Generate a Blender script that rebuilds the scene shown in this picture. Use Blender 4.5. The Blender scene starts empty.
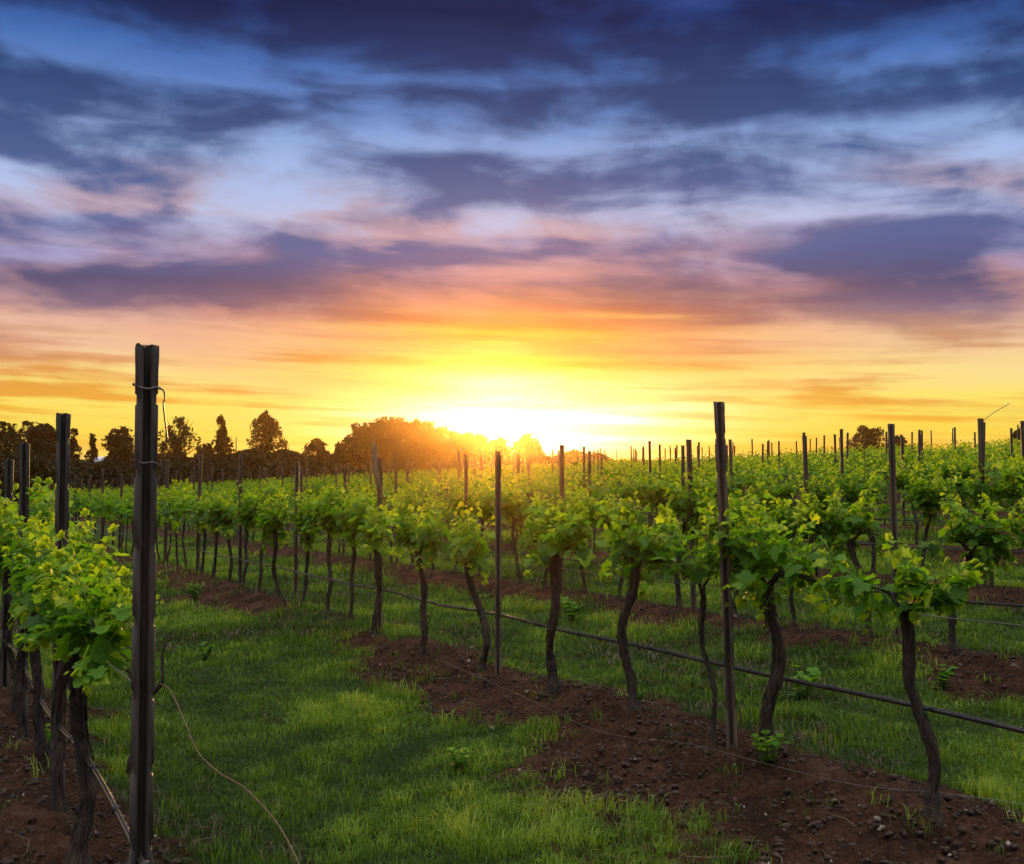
import bpy, math, random
import numpy as np
from mathutils import Vector

random.seed(7)
RNG = np.random.default_rng(7)
SC = bpy.context.scene
COL = SC.collection
R = math.radians

# ------------------------------------------------------------------ camera
FPX = 1050.0                    # focal length in pixels of the 1024 px wide frame
CAM_Z = 1.6
PITCH = math.atan(38.0 / FPX)
cam_d = bpy.data.cameras.new('camera')
cam = bpy.data.objects.new('camera', cam_d)
COL.objects.link(cam)
cam_d.sensor_width = 36.0
cam_d.lens = 36.0 * FPX / 1024.0
cam_d.clip_start = 0.05
cam_d.clip_end = 3000.0
cam.location = (0, 0, CAM_Z)
cam.rotation_euler = (math.pi / 2 + PITCH, 0, 0)
SC.camera = cam

# ------------------------------------------------------------------ light
SUN_AZ = math.atan((496 - 512) / FPX)       # measured from +Y towards +X
SUN_EL = R(2.6)
SUN_STRENGTH = 5.0
SKY_FILL = 3.4         # strength of the fill light added to the unseen sky overhead
NISHITA = 0.0015
EXPOSURE = 0.0
HAZE_DENSITY = 0.00030

sun_d = bpy.data.lights.new('sun', 'SUN')
sun_d.energy = SUN_STRENGTH
sun_d.angle = R(0.6)
sun_d.color = (1.0, 0.55, 0.16)
sun = bpy.data.objects.new('sun', sun_d)
COL.objects.link(sun)
sd = Vector((math.sin(SUN_AZ) * math.cos(SUN_EL), math.cos(SUN_AZ) * math.cos(SUN_EL), math.sin(SUN_EL)))
sun.rotation_euler = (-sd).to_track_quat('-Z', 'Y').to_euler()
sun.location = (0, 60, 30)

SC.view_settings.view_transform = 'Standard'
SC.view_settings.look = 'None'
SC.view_settings.gamma = 1.0
SC.view_settings.exposure = EXPOSURE
SC.view_settings.use_curve_mapping = False
SC.render.engine = 'CYCLES'
SC.cycles.max_bounces = 6
SC.cycles.diffuse_bounces = 3
SC.cycles.glossy_bounces = 2
SC.cycles.transmission_bounces = 4
SC.cycles.volume_bounces = 0
SC.cycles.use_denoising = True


def lin(r, g, b):
    f = lambda c: c / 12.92 if c <= 0.04045 else ((c + 0.055) / 1.055) ** 2.4
    return (f(r / 255), f(g / 255), f(b / 255), 1.0)


class NT:
    """small helper around a node tree"""
    def __init__(self, tree):
        self.t = tree
        self.n = tree.nodes
        self.l = tree.links

    def node(self, kind, **kw):
        n = self.n.new(kind)
        for k, v in kw.items():
            setattr(n, k, v)
        return n

    def put(self, sock, v):
        if hasattr(v, 'is_linked') or hasattr(v, 'links'):
            self.l.new(v, sock)
        else:
            sock.default_value = v

    def math(self, op, a, b=None, c=None, clamp=False):
        n = self.node('ShaderNodeMath', operation=op, use_clamp=clamp)
        self.put(n.inputs[0], a)
        if b is not None:
            self.put(n.inputs[1], b)
        if c is not None:
            self.put(n.inputs[2], c)
        return n.outputs[0]

    def mix(self, fac, a, b, blend='MIX'):
        n = self.node('ShaderNodeMix', data_type='RGBA', blend_type=blend)
        n.clamp_factor = True
        self.put(n.inputs[0], fac)
        self.put(n.inputs[6], a)
        self.put(n.inputs[7], b)
        return n.outputs[2]

    def ramp(self, fac, stops, interp='LINEAR'):
        n = self.node('ShaderNodeValToRGB')
        r = n.color_ramp
        r.interpolation = interp
        while len(r.elements) > 1:
            r.elements.remove(r.elements[-1])
        r.elements[0].position, r.elements[0].color = stops[0]
        for p, c in stops[1:]:
            e = r.elements.new(p)
            e.color = c
        self.put(n.inputs[0], fac)
        return n.outputs[0]

    def noise(self, vec, scale=5.0, detail=4.0, rough=0.5, dist=0.0, out=0):
        n = self.node('ShaderNodeTexNoise')
        n.inputs['Scale'].default_value = scale
        n.inputs['Detail'].default_value = detail
        n.inputs['Roughness'].default_value = rough
        n.inputs['Distortion'].default_value = dist
        if vec is not None:
            self.l.new(vec, n.inputs['Vector'])
        return n.outputs[out]

    def smooth(self, v, a, b):
        n = self.node('ShaderNodeMapRange', interpolation_type='SMOOTHSTEP')
        self.put(n.inputs[0], v)
        n.inputs[1].default_value = a
        n.inputs[2].default_value = b
        return n.outputs[0]


# ------------------------------------------------------------------ sky
def build_world():
    w = bpy.data.worlds.new('World')
    SC.world = w
    w.use_nodes = True
    T = NT(w.node_tree)
    T.n.clear()
    out = T.node('ShaderNodeOutputWorld')
    tc = T.node('ShaderNodeTexCoord')
    sep = T.node('ShaderNodeSeparateXYZ')
    T.l.new(tc.outputs['Generated'], sep.inputs[0])
    x, y, z = sep.outputs
    hyp = T.math('SQRT', T.math('ADD', T.math('MULTIPLY', x, x), T.math('MULTIPLY', y, y)))
    E = T.math('DIVIDE', z, T.math('MAXIMUM', hyp, 0.02))      # tangent of the elevation
    A = T.math('ARCTAN2', x, y)                               # azimuth from +Y towards +X
    # streaky cloud coordinates: long sideways, thin in height
    mp = T.node('ShaderNodeCombineXYZ')
    T.l.new(T.math('MULTIPLY', A, 3.3), mp.inputs[0])
    Etilt = T.math('ADD', E, T.math('MULTIPLY', A, 0.035))
    T.l.new(T.math('MULTIPLY', T.math('POWER', T.math('MAXIMUM', T.math('ADD', Etilt, 0.02), 0.001), 0.62), 12.5), mp.inputs[1])
    P = mp.outputs[0]
    n_big = T.noise(P, 0.72, 6.0, 0.50, 0.25)
    off = T.node('ShaderNodeVectorMath', operation='ADD')
    T.l.new(P, off.inputs[0])
    off.inputs[1].default_value = (7.3, 3.1, 2.0)
    n_mid = T.noise(off.outputs[0], 1.45, 6.0, 0.50, 0.35)
    off2 = T.node('ShaderNodeVectorMath', operation='MULTIPLY_ADD')
    T.l.new(P, off2.inputs[0])
    off2.inputs[1].default_value = (2.4, 0.9, 1.0)
    off2.inputs[2].default_value = (1.7, 9.4, 5.0)
    n_fine = T.noise(off2.outputs[0], 1.9, 6.0, 0.52, 0.35)
    bnd = [(470, .5), (440, .52), (424, .40), (414, .58), (402, .36), (390, .60), (378, .66), (366, .40), (352, .48), (334, .54), (322, .44), (306, .30), (290, .26), (270, .42), (250, .42),
           (228, .50), (205, .54), (182, .44), (160, .50), (138, .64), (118, .50), (100, .42), (78, .62), (56, .60), (36, .46), (12, .30), (-30, .4)]
    Eb = T.math('ADD', E, T.math('MULTIPLY', T.math('SUBTRACT', n_big, 0.5), 0.05))
    Eb = T.math('ADD', Eb, T.math('MULTIPLY', T.math('SUBTRACT', n_mid, 0.5), 0.02))
    band = T.ramp(T.math('DIVIDE', Eb, 0.48), [(max(0.0, min(1.0, ((470 - py) / FPX) / 0.48)), (v, v, v, 1)) for py, v in bnd], 'EASE')
    cl = T.math('ADD', T.math('MULTIPLY', n_big, 0.30), T.math('MULTIPLY', n_mid, 0.56))
    cl = T.math('ADD', cl, T.math('MULTIPLY', band, 0.24))
    cl = T.math('ADD', cl, T.math('MULTIPLY', T.math('SUBTRACT', n_fine, 0.5), 0.20))
    low = T.smooth(E, 0.16, 0.06)
    cl = T.math('SUBTRACT', cl, T.math('MULTIPLY', T.smooth(E, 0.12, 0.20), 0.070))
    off3 = T.node('ShaderNodeVectorMath', operation='MULTIPLY_ADD')
    T.l.new(P, off3.inputs[0])
    off3.inputs[1].default_value = (0.9, 3.4, 1.0)
    off3.inputs[2].default_value = (3.9, 1.4, 8.0)
    n_low = T.noise(off3.outputs[0], 1.4, 6.0, 0.55, 0.2)
    cl = T.math('ADD', cl, T.math('MULTIPLY', low, T.math('MULTIPLY', T.math('SUBTRACT', n_low, 0.5), 0.75)))
    light = T.smooth(cl, 0.415, 0.585)
    Ew = T.math('ADD', E, T.math('MULTIPLY', T.math('SUBTRACT', n_mid, 0.5), 0.05))
    Ew = T.math('ADD', Ew, T.math('MULTIPLY', T.math('SUBTRACT', n_big, 0.5), 0.035))
    pos = T.math('DIVIDE', Ew, 0.48)

    def st(rows):
        return [(max(0.0, min(1.0, ((470 - py) / FPX) / 0.48)), lin(*c)) for py, c in rows]
    dark = T.ramp(pos, st([(470, (255, 205, 80)), (435, (248, 192, 60)), (404, (238, 168, 66)), (380, (226, 156, 96)),
                           (352, (196, 146, 128)), (328, (126, 108, 138)), (296, (88, 84, 122)), (262, (92, 102, 152)),
                           (215, (90, 108, 158)), (165, (66, 92, 144)), (110, (48, 74, 126)), (60, (36, 56, 106)), (15, (22, 34, 78)), (-30, (28, 42, 88))]))
    lite = T.ramp(pos, st([(470, (255, 226, 120)), (435, (255, 222, 84)), (404, (255, 234, 112)), (380, (255, 230, 150)),
                           (352, (246, 204, 164)), (328, (238, 190, 168)), (296, (160, 142, 178)), (262, (160, 170, 222)),
                           (215, (188, 202, 240)), (165, (168, 192, 238)), (110, (112, 148, 212)), (60, (72, 114, 186)), (15, (36, 68, 138)), (-30, (60, 84, 150))]))
    col = T.mix(light, dark, lite)
    # warm side-lit undersides near the sun's azimuth
    SA, SE = math.atan((522 - 512) / FPX), (470 - 412) / FPX
    dA = T.math('SUBTRACT', A, SA)
    dE = T.math('SUBTRACT', Ew, SE)

    def gauss(sa, se, e0=0.0):
        a = T.math('DIVIDE', dA, sa)
        e = T.math('DIVIDE', T.math('SUBTRACT', dE, e0), se)
        q = T.math('ADD', T.math('MULTIPLY', a, a), T.math('MULTIPLY', e, e))
        return T.math('EXPONENT', T.math('MULTIPLY', q, -1.0))
    edge_lit = T.math('MULTIPLY', T.math('MULTIPLY', T.smooth(n_big, 0.48, 0.60), T.smooth(E, 0.31, 0.22)), T.math('MULTIPLY', T.math('MULTIPLY', light, T.math('SUBTRACT', 1.0, light)), 1.5))
    col = T.mix(edge_lit, col, lin(238, 164, 128))
    streak = T.smooth(T.math('ADD', T.math('MULTIPLY', band, 0.35), T.math('MULTIPLY', n_low, 0.65)), 0.40, 0.58)
    warm_hi = T.math('MULTIPLY', gauss(0.34, 0.055, 0.120), T.math('MULTIPLY', T.smooth(n_mid, 0.40, 0.66), 0.75))
    col = T.mix(warm_hi, col, lin(226, 150, 112))
    warm = T.math('MULTIPLY', gauss(0.23, 0.026, 0.080), T.math('ADD', 0.70, T.math('MULTIPLY', n_mid, 0.4)), clamp=True)
    col = T.mix(warm, col, T.mix(streak, lin(222, 122, 38), lin(255, 176, 62)))
    warm2 = T.math('MULTIPLY', gauss(0.26, 0.022, 0.042), 0.85)
    col = T.mix(warm2, col, T.mix(streak, lin(246, 160, 14), lin(255, 206, 60)))
    core = gauss(0.24, 0.026, 0.006)
    col = T.mix(T.math('MULTIPLY', core, T.math('ADD', 0.45, T.math('MULTIPLY', streak, 0.5))), col, (1.0, 0.70, 0.16, 1))
    hot = gauss(0.125, 0.026, -0.010)
    col = T.mix(T.math('MULTIPLY', hot, T.math('ADD', 0.75, T.math('MULTIPLY', streak, 1.0)), clamp=True), col, (2.2, 1.9, 1.25, 1))
    # unseen sky shaped for light: dimmed behind the viewer, bright fill added overhead
    up = T.smooth(E, 0.46, 2.2)
    back = T.smooth(y, 0.35, -0.3)
    dim = T.mix(T.math('MULTIPLY', back, 0.85), col, (0.26, 0.30, 0.40, 1))
    col = dim
    overhead_fill = T.mix(light, (0.70 * SKY_FILL, 0.72 * SKY_FILL, 0.74 * SKY_FILL, 1), (1.0 * SKY_FILL, 0.98 * SKY_FILL, 0.92 * SKY_FILL, 1))
    hi = up
    col = T.mix(hi, col, overhead_fill)
    bg = T.node('ShaderNodeBackground')
    T.l.new(col, bg.inputs[0])
    bg.inputs[1].default_value = 0.96
    sky = T.node('ShaderNodeTexSky', sky_type='NISHITA')
    sky.sun_disc = False
    sky.sun_elevation = SUN_EL
    sky.sun_rotation = SUN_AZ
    sky.air_density = 1.2
    sky.dust_density = 1.5
    bg2 = T.node('ShaderNodeBackground')
    T.l.new(sky.outputs[0], bg2.inputs[0])
    bg2.inputs[1].default_value = NISHITA
    add = T.node('ShaderNodeAddShader')
    T.l.new(bg.outputs[0], add.inputs[0])
    T.l.new(bg2.outputs[0], add.inputs[1])
    T.l.new(add.outputs[0], out.inputs['Surface'])


build_world()


# ------------------------------------------------------------------ materials
def mat(name):
    m = bpy.data.materials.new(name)
    m.use_nodes = True
    T = NT(m.node_tree)
    b = m.node_tree.nodes['Principled BSDF']
    return m, T, b


def leaf_mat(name, d, f, y, trans=0.45, rough=0.5):
    m, T, b = mat(name)
    at = T.node('ShaderNodeAttribute', attribute_name='tint')
    oi = T.node('ShaderNodeObjectInfo')
    v = T.math('ADD', at.outputs['Fac'], T.math('MULTIPLY', T.math('SUBTRACT', oi.outputs['Random'], 0.5), 0.16))
    tc = T.node('ShaderNodeTexCoord')
    v = T.math('ADD', v, T.math('MULTIPLY', T.math('SUBTRACT', T.noise(tc.outputs['Object'], 24.0, 3.0), 0.5), 0.25), clamp=True)
    c = T.ramp(v, [(0.0, (*d, 1)), (0.55, (*f, 1)), (1.0, (*y, 1))])
    T.l.new(c, b.inputs['Base Color'])
    b.inputs['Roughness'].default_value = rough
    b.inputs['Specular IOR Level'].default_value = 0.22
    tr = T.node('ShaderNodeBsdfTranslucent')
    T.l.new(T.mix(1.0, c, (1.9, 1.7, 0.7, 1), 'MULTIPLY'), tr.inputs[0])
    mx = T.node('ShaderNodeMixShader')
    mx.inputs[0].default_value = trans
    T.l.new(b.outputs[0], mx.inputs[1])
    T.l.new(tr.outputs[0], mx.inputs[2])
    T.l.new(mx.outputs[0], m.node_tree.nodes['Material Output'].inputs['Surface'])
    return m


def bark_mat(name, c1, c2, scale=30.0):
    m, T, b = mat(name)
    tc = T.node('ShaderNodeTexCoord')
    mp = T.node('ShaderNodeMapping')
    mp.inputs['Scale'].default_value = (1, 1, 0.22)
    T.l.new(tc.outputs['Object'], mp.inputs[0])
    n = T.noise(mp.outputs[0], scale, 8.0, 0.65, 0.4)
    T.l.new(T.ramp(n, [(0.3, (*c1, 1)), (0.7, (*c2, 1))]), b.inputs['Base Color'])
    b.inputs['Roughness'].default_value = 0.9
    bp = T.node('ShaderNodeBump')
    bp.inputs['Strength'].default_value = 1.0
    bp.inputs['Distance'].default_value = 0.03
    T.l.new(n, bp.inputs['Height'])
    T.l.new(bp.outputs[0], b.inputs['Normal'])
    return m


def plain_mat(name, c1, c2, rough=0.6, metal=0.0, scale=12.0, stretch=(1, 1, 1), bump=0.2):
    m, T, b = mat(name)
    tc = T.node('ShaderNodeTexCoord')
    mp = T.node('ShaderNodeMapping')
    mp.inputs['Scale'].default_value = stretch
    T.l.new(tc.outputs['Object'], mp.inputs[0])
    n = T.noise(mp.outputs[0], scale, 6.0, 0.6, 0.2)
    T.l.new(T.ramp(n, [(0.32, (*c1, 1)), (0.68, (*c2, 1))]), b.inputs['Base Color'])
    T.l.new(T.math('ADD', rough - 0.15, T.math('MULTIPLY', n, 0.3)), b.inputs['Roughness'])
    b.inputs['Metallic'].default_value = metal
    bp = T.node('ShaderNodeBump')
    bp.inputs['Strength'].default_value = bump
    bp.inputs['Distance'].default_value = 0.004
    T.l.new(n, bp.inputs['Height'])
    T.l.new(bp.outputs[0], b.inputs['Normal'])
    return m


M = {}
M['leaf'] = leaf_mat('vine_leaf', (0.022, 0.078, 0.007), (0.105, 0.25, 0.014), (0.32, 0.42, 0.022), 0.52, 0.55)
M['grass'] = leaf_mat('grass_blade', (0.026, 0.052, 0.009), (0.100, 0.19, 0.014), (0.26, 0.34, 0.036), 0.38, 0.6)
M['dry'] = plain_mat('dry_litter', (0.06, 0.042, 0.022), (0.17, 0.12, 0.07), 0.8, 0, 30)
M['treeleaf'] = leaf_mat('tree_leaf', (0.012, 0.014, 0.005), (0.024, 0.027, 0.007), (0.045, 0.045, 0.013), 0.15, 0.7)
M['bark'] = bark_mat('vine_bark', (0.007, 0.005, 0.004), (0.105, 0.070, 0.048), 50.0)
M['treebark'] = bark_mat('tree_bark', (0.03, 0.022, 0.016), (0.09, 0.07, 0.05), 3.0)
M['cane'] = plain_mat('cane_bark', (0.09, 0.048, 0.02), (0.20, 0.12, 0.055), 0.7, 0, 40)
M['post'] = plain_mat('weathered_post_shaded', (0.012, 0.010, 0.009), (0.095, 0.072, 0.058), 0.7, 0.0, 30, (1, 1, 0.10), 0.9)  # left-row shade put into the colour, darker copy of the brown post
M['post_brown'] = plain_mat('rusty_brown_post', (0.040, 0.026, 0.020), (0.19, 0.125, 0.085), 0.75, 0.0, 26, (1, 1, 0.10), 0.9)
M['palewood'] = plain_mat('pale_wood', (0.20, 0.18, 0.15), (0.42, 0.39, 0.34), 0.8, 0, 10, (1, 1, 0.15), 0.5)
M['wire'] = plain_mat('galvanised_wire', (0.12, 0.11, 0.10), (0.24, 0.22, 0.20), 0.45, 0.7, 30)
M['pipe'] = plain_mat('drip_pipe', (0.016, 0.012, 0.011), (0.055, 0.040, 0.033), 0.30, 0.0, 9)
M['clip'] = plain_mat('pipe_clip', (0.01, 0.01, 0.01), (0.03, 0.025, 0.02), 0.5)
M['stone'] = plain_mat('soil_clod', (0.016, 0.008, 0.005), (0.085, 0.046, 0.028), 0.95, 0, 25, (1, 1, 1), 0.6)
M['pebble'] = plain_mat('pebble', (0.16, 0.12, 0.09), (0.40, 0.34, 0.28), 0.85, 0, 20)
M['cloth'] = plain_mat('frayed_sacking', (0.20, 0.13, 0.07), (0.42, 0.30, 0.17), 0.9, 0, 40)
M['roof'] = plain_mat('painted_roof', (0.50, 0.52, 0.62), (0.70, 0.72, 0.80), 0.5, 0, 4)
M['wall'] = plain_mat('shed_wall', (0.32, 0.30, 0.28), (0.48, 0.45, 0.42), 0.8, 0, 4)
M['dark'] = plain_mat('shed_door', (0.04, 0.035, 0.03), (0.09, 0.08, 0.07), 0.7, 0, 8)


def ground_mat():
    m, T, b = mat('ground')
    tc = T.node('ShaderNodeTexCoord')
    P = tc.outputs['Object']
    at = T.node('ShaderNodeAttribute', attribute_name='soil')
    far = T.node('ShaderNodeAttribute', attribute_name='far')
    n1 = T.noise(P, 3.0, 8.0, 0.65, 0.2)
    n2 = T.noise(P, 38.0, 6.0, 0.7)
    n3 = T.noise(P, 0.5, 4.0, 0.6)
    soil = T.ramp(T.math('ADD', T.math('MULTIPLY', n1, 0.55), T.math('MULTIPLY', n2, 0.45)),
                  [(0.34, (0.009, 0.004, 0.002, 1)), (0.46, (0.046, 0.019, 0.009, 1)), (0.57, (0.105, 0.046, 0.023, 1)), (0.70, (0.20, 0.12, 0.08, 1))])
    turf = T.ramp(T.math('ADD', T.math('MULTIPLY', n3, 0.6), T.math('MULTIPLY', n2, 0.4)),
                  [(0.32, (0.022, 0.028, 0.008, 1)), (0.52, (0.040, 0.064, 0.012, 1)), (0.72, (0.070, 0.11, 0.018, 1))])
    n4 = T.noise(P, 0.06, 3.0, 0.5)
    field = T.ramp(n4, [(0.35, (0.045, 0.06, 0.02, 1)), (0.65, (0.075, 0.105, 0.03, 1))])
    s = T.math('ADD', at.outputs['Fac'], T.math('MULTIPLY', T.math('SUBTRACT', n2, 0.5), 0.6))
    c = T.mix(T.smooth(s, 0.36, 0.60), turf, soil)
    c = T.mix(far.outputs['Fac'], c, field)
    T.l.new(c, b.inputs['Base Color'])
    b.inputs['Roughness'].default_value = 0.95
    b.inputs['Specular IOR Level'].default_value = 0.15
    bp = T.node('ShaderNodeBump')
    bp.inputs['Strength'].default_value = 1.0
    bp.inputs['Distance'].default_value = 0.05
    T.l.new(T.math('ADD', n2, n1), bp.inputs['Height'])
    T.l.new(bp.outputs[0], b.inputs['Normal'])
    return m


# ------------------------------------------------------------------ noise + terrain
_perm = RNG.permutation(1024)
_perm = np.concatenate([_perm, _perm])
_val = RNG.random(1024)


def vnoise(x, y):
    x = np.asarray(x, float)
    y = np.asarray(y, float)
    xi = np.floor(x).astype(int)
    yi = np.floor(y).astype(int)
    fx = x - xi
    fy = y - yi
    fx = fx * fx * (3 - 2 * fx)
    fy = fy * fy * (3 - 2 * fy)
    h = lambda a, b: _val[_perm[(_perm[a & 1023] + b) & 1023]]
    a = h(xi, yi) * (1 - fx) + h(xi + 1, yi) * fx
    c = h(xi, yi + 1) * (1 - fx) + h(xi + 1, yi + 1) * fx
    return a * (1 - fy) + c * fy


def vnoise3(P):
    P = np.asarray(P, float)
    I = np.floor(P).astype(int)
    F = P - I
    F = F * F * (3 - 2 * F)
    out = 0.0
    for dx in (0, 1):
        for dy in (0, 1):
            for dz in (0, 1):
                h = _val[_perm[(_perm[(_perm[(I[:, 0] + dx) & 1023] + I[:, 1] + dy) & 1023] + I[:, 2] + dz) & 1023]]
                out = out + h * (F[:, 0] if dx else 1 - F[:, 0]) * (F[:, 1] if dy else 1 - F[:, 1]) * (F[:, 2] if dz else 1 - F[:, 2])
    return out


def fbm(x, y, s, octaves=4, gain=0.5):
    v = 0.0
    a = 1.0
    tot = 0.0
    for k in range(octaves):
        v = v + a * vnoise(x / s + 17.3 * k, y / s + 9.1 * k)
        tot += a
        a *= gain
        s *= 0.47
    return v / tot


def sstep(a, b, v):
    t = np.clip((np.asarray(v, float) - a) / (b - a), 0, 1)
    return t * t * (3 - 2 * t)


TH = R(29.1)
CT, ST = math.cos(TH), math.sin(TH)
ROWS = [0.56, 4.05, 7.40] + [7.40 + 3.4 * k for k in range(1, 11)]


def nt(x, y):
    return CT * x + ST * y, -ST * x + CT * y


def xy(n, t):
    return CT * n - ST * t, ST * n + CT * t


def row_offset(n):
    rows = np.array(ROWS)
    n = np.asarray(n, float)
    d = n[..., None] - rows
    i = np.abs(d).argmin(-1)
    return np.take_along_axis(d, i[..., None], -1)[..., 0], i


def terrain(x, y):
    x = np.asarray(x, float)
    y = np.asarray(y, float)
    n, t = nt(x, y)
    nn = np.clip(n - 5, 0, 38)
    z = 0.055 * (np.sqrt(nn * nn + 4) - 2) - 0.018 * np.clip(t - 3, 0, 90)
    z = z - 0.020 * np.clip(t - 3.5, 0, 9) * (1 - sstep(1.2, 3.4, n)) * (1 - sstep(16, 30, t))
    r = np.hypot(x, y)
    zf = -1.6 + 5.2 * sstep(95, 215, r) - 0.6 * sstep(215, 500, r)
    f = sstep(80, 112, r)
    z = z * (1 - f) + zf * f
    # mounded beds under the vines
    d, i = row_offset(n)
    g = np.exp(-((d + 0.08) / 0.42) ** 2) * (1 - sstep(60, 90, r))
    z = z + 0.13 * g * (0.7 + 0.6 * fbm(x, y, 1.4, 2))
    z = z + 0.06 * (fbm(x + 40, y, 2.6, 3) - 0.5) * (1 - sstep(60, 90, r))
    return z


def soil_mask(x, y):
    n, t = nt(x, y)
    d, i = row_offset(n)
    w = fbm(x, y, 1.1, 4, 0.6) - 0.5
    c = np.where(i == 1, -0.30, -0.12)
    half = np.where(i == 1, 0.60, np.where(i == 0, 0.50, 0.56))
    s = np.clip(0.5 + (half - np.abs(d - c) + w * 1.45) / 0.36, -0.3, 1.2)
    # the near bed widens towards the viewer, farther off the grass closes in
    s = s + np.where(i == 1, 0.9 * (1 - sstep(3.0, 7.5, t)) * (d < 0) - 0.75 * sstep(9.4, 10.4, t) + 0.75 * sstep(12.0, 13.0, t) - 0.4 * sstep(20, 24, t), 0.0)
    s = np.where(n < 0.75, np.maximum(s, 0.9 + w), s)
    s = np.clip(s, 0, 1)
    return s * (1 - sstep(45, 70, np.hypot(x, y)) * 0.6)


def gz(x, y):
    return float(terrain(np.array([x]), np.array([y]))[0])


def ray(px, py):
    cx = (px - 512) / FPX
    cz = -(py - 432) / FPX
    c, s = math.cos(PITCH), math.sin(PITCH)
    return np.array([cx, c - s * cz, s + c * cz])


def at(px, py):
    """the point of the ground seen at a pixel of the photograph"""
    d = ray(px, py)
    k = np.linspace(1.5, 60, 6000)
    X, Y, Z = d[0] * k, d[1] * k, CAM_Z + d[2] * k
    hit = np.nonzero(Z < terrain(X, Y))[0]
    j = hit[0] if len(hit) else -1
    return X[j], Y[j], Z[j]


def z_at(px, py, depth):
    d = ray(px, py)
    return CAM_Z + d[2] / d[1] * depth


# ------------------------------------------------------------------ mesh helpers
class MB:
    def __init__(self):
        self.v, self.f, self.a = [], [], []
        self.n = 0

    def add(self, verts, faces, tint=0.5):
        verts = np.asarray(verts, float)
        self.v.append(verts)
        for f in faces:
            self.f.append([i + self.n for i in f])
        self.a.append(np.full(len(verts), tint, float) if np.isscalar(tint) else np.asarray(tint, float))
        self.n += len(verts)

    def tube(self, pts, rad, sides=8, cap=True, tint=0.5, rough=0.0):
        pts = [Vector(p) for p in pts]
        m = len(pts)
        if np.isscalar(rad):
            rad = [rad] * m
        V, F = [], []
        up = None
        for i, p in enumerate(pts):
            d = (pts[min(i + 1, m - 1)] - pts[max(i - 1, 0)])
            if d.length < 1e-9:
                d = Vector((0, 0, 1))
            d.normalize()
            if up is None:
                up = Vector((1, 0, 0)) if abs(d.x) < 0.8 else Vector((0, 1, 0))
            a = (up - d * up.dot(d)).normalized()
            up = a
            b = d.cross(a)
            for k in range(sides):
                th = 2 * math.pi * k / sides
                r = rad[i] * (1 + rough * (random.random() - 0.5) * 2)
                V.append(p + (a * math.cos(th) + b * math.sin(th)) * r)
        for i in range(m - 1):
            for k in range(sides):
                k2 = (k + 1) % sides
                F.append([i * sides + k, i * sides + k2, (i + 1) * sides + k2, (i + 1) * sides + k])
        if cap:
            F.append(list(range(sides))[::-1])
            F.append([(m - 1) * sides + k for k in range(sides)])
        self.add([tuple(v) for v in V], F, tint)

    def box(self, c, s, tint=0.5):
        x, y, z = [k / 2 for k in s]
        V = [(c[0] + a * x, c[1] + b * y, c[2] + d * z) for a in (-1, 1) for b in (-1, 1) for d in (-1, 1)]
        self.add(V, [[0, 1, 3, 2], [4, 6, 7, 5], [0, 4, 5, 1], [2, 3, 7, 6], [0, 2, 6, 4], [1, 5, 7, 3]], tint)

    def mesh(self, name, m, smooth=False):
        me = bpy.data.meshes.new(name)
        V = np.concatenate(self.v) if self.v else np.zeros((0, 3))
        sizes = np.array([len(f) for f in self.f], np.int32)
        loops = np.array([i for f in self.f for i in f], np.int32)
        return fill(me, V, sizes, loops, np.concatenate(self.a), m, smooth)

    def build(self, name, m, parent=None, smooth=False):
        return link(name, self.mesh(name, m, smooth), parent)


def fill(me, V, sizes, loops, tint, m, smooth=False, attr='tint'):
    me.vertices.add(len(V))
    me.vertices.foreach_set('co', np.asarray(V, np.float32).ravel())
    me.loops.add(len(loops))
    me.loops.foreach_set('vertex_index', loops)
    me.polygons.add(len(sizes))
    starts = np.concatenate([[0], np.cumsum(sizes)[:-1]]).astype(np.int32)
    me.polygons.foreach_set('loop_start', starts)
    me.polygons.foreach_set('loop_total', sizes)
    if smooth:
        me.polygons.foreach_set('use_smooth', np.ones(len(sizes), bool))
    if tint is not None:
        a = me.attributes.new(attr, 'FLOAT', 'POINT')
        a.data.foreach_set('value', np.asarray(tint, np.float32))
    me.update(calc_edges=True)
    me.materials.append(m)
    return me


def link(name, me, parent=None):
    o = bpy.data.objects.new(name, me)
    COL.objects.link(o)
    if parent is not None:
        o.parent = parent
    return o


def tag(o, label=None, cat=None, group=None, kind=None):
    for k, v in (('label', label), ('category', cat), ('group', group), ('kind', kind)):
        if v:
            o[k] = v
    return o


def empty(name, loc, rz=0.0):
    o = bpy.data.objects.new(name, None)
    COL.objects.link(o)
    o.empty_display_size = 0.1
    o.location = loc
    o.rotation_euler = (0, 0, rz)
    return o


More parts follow.
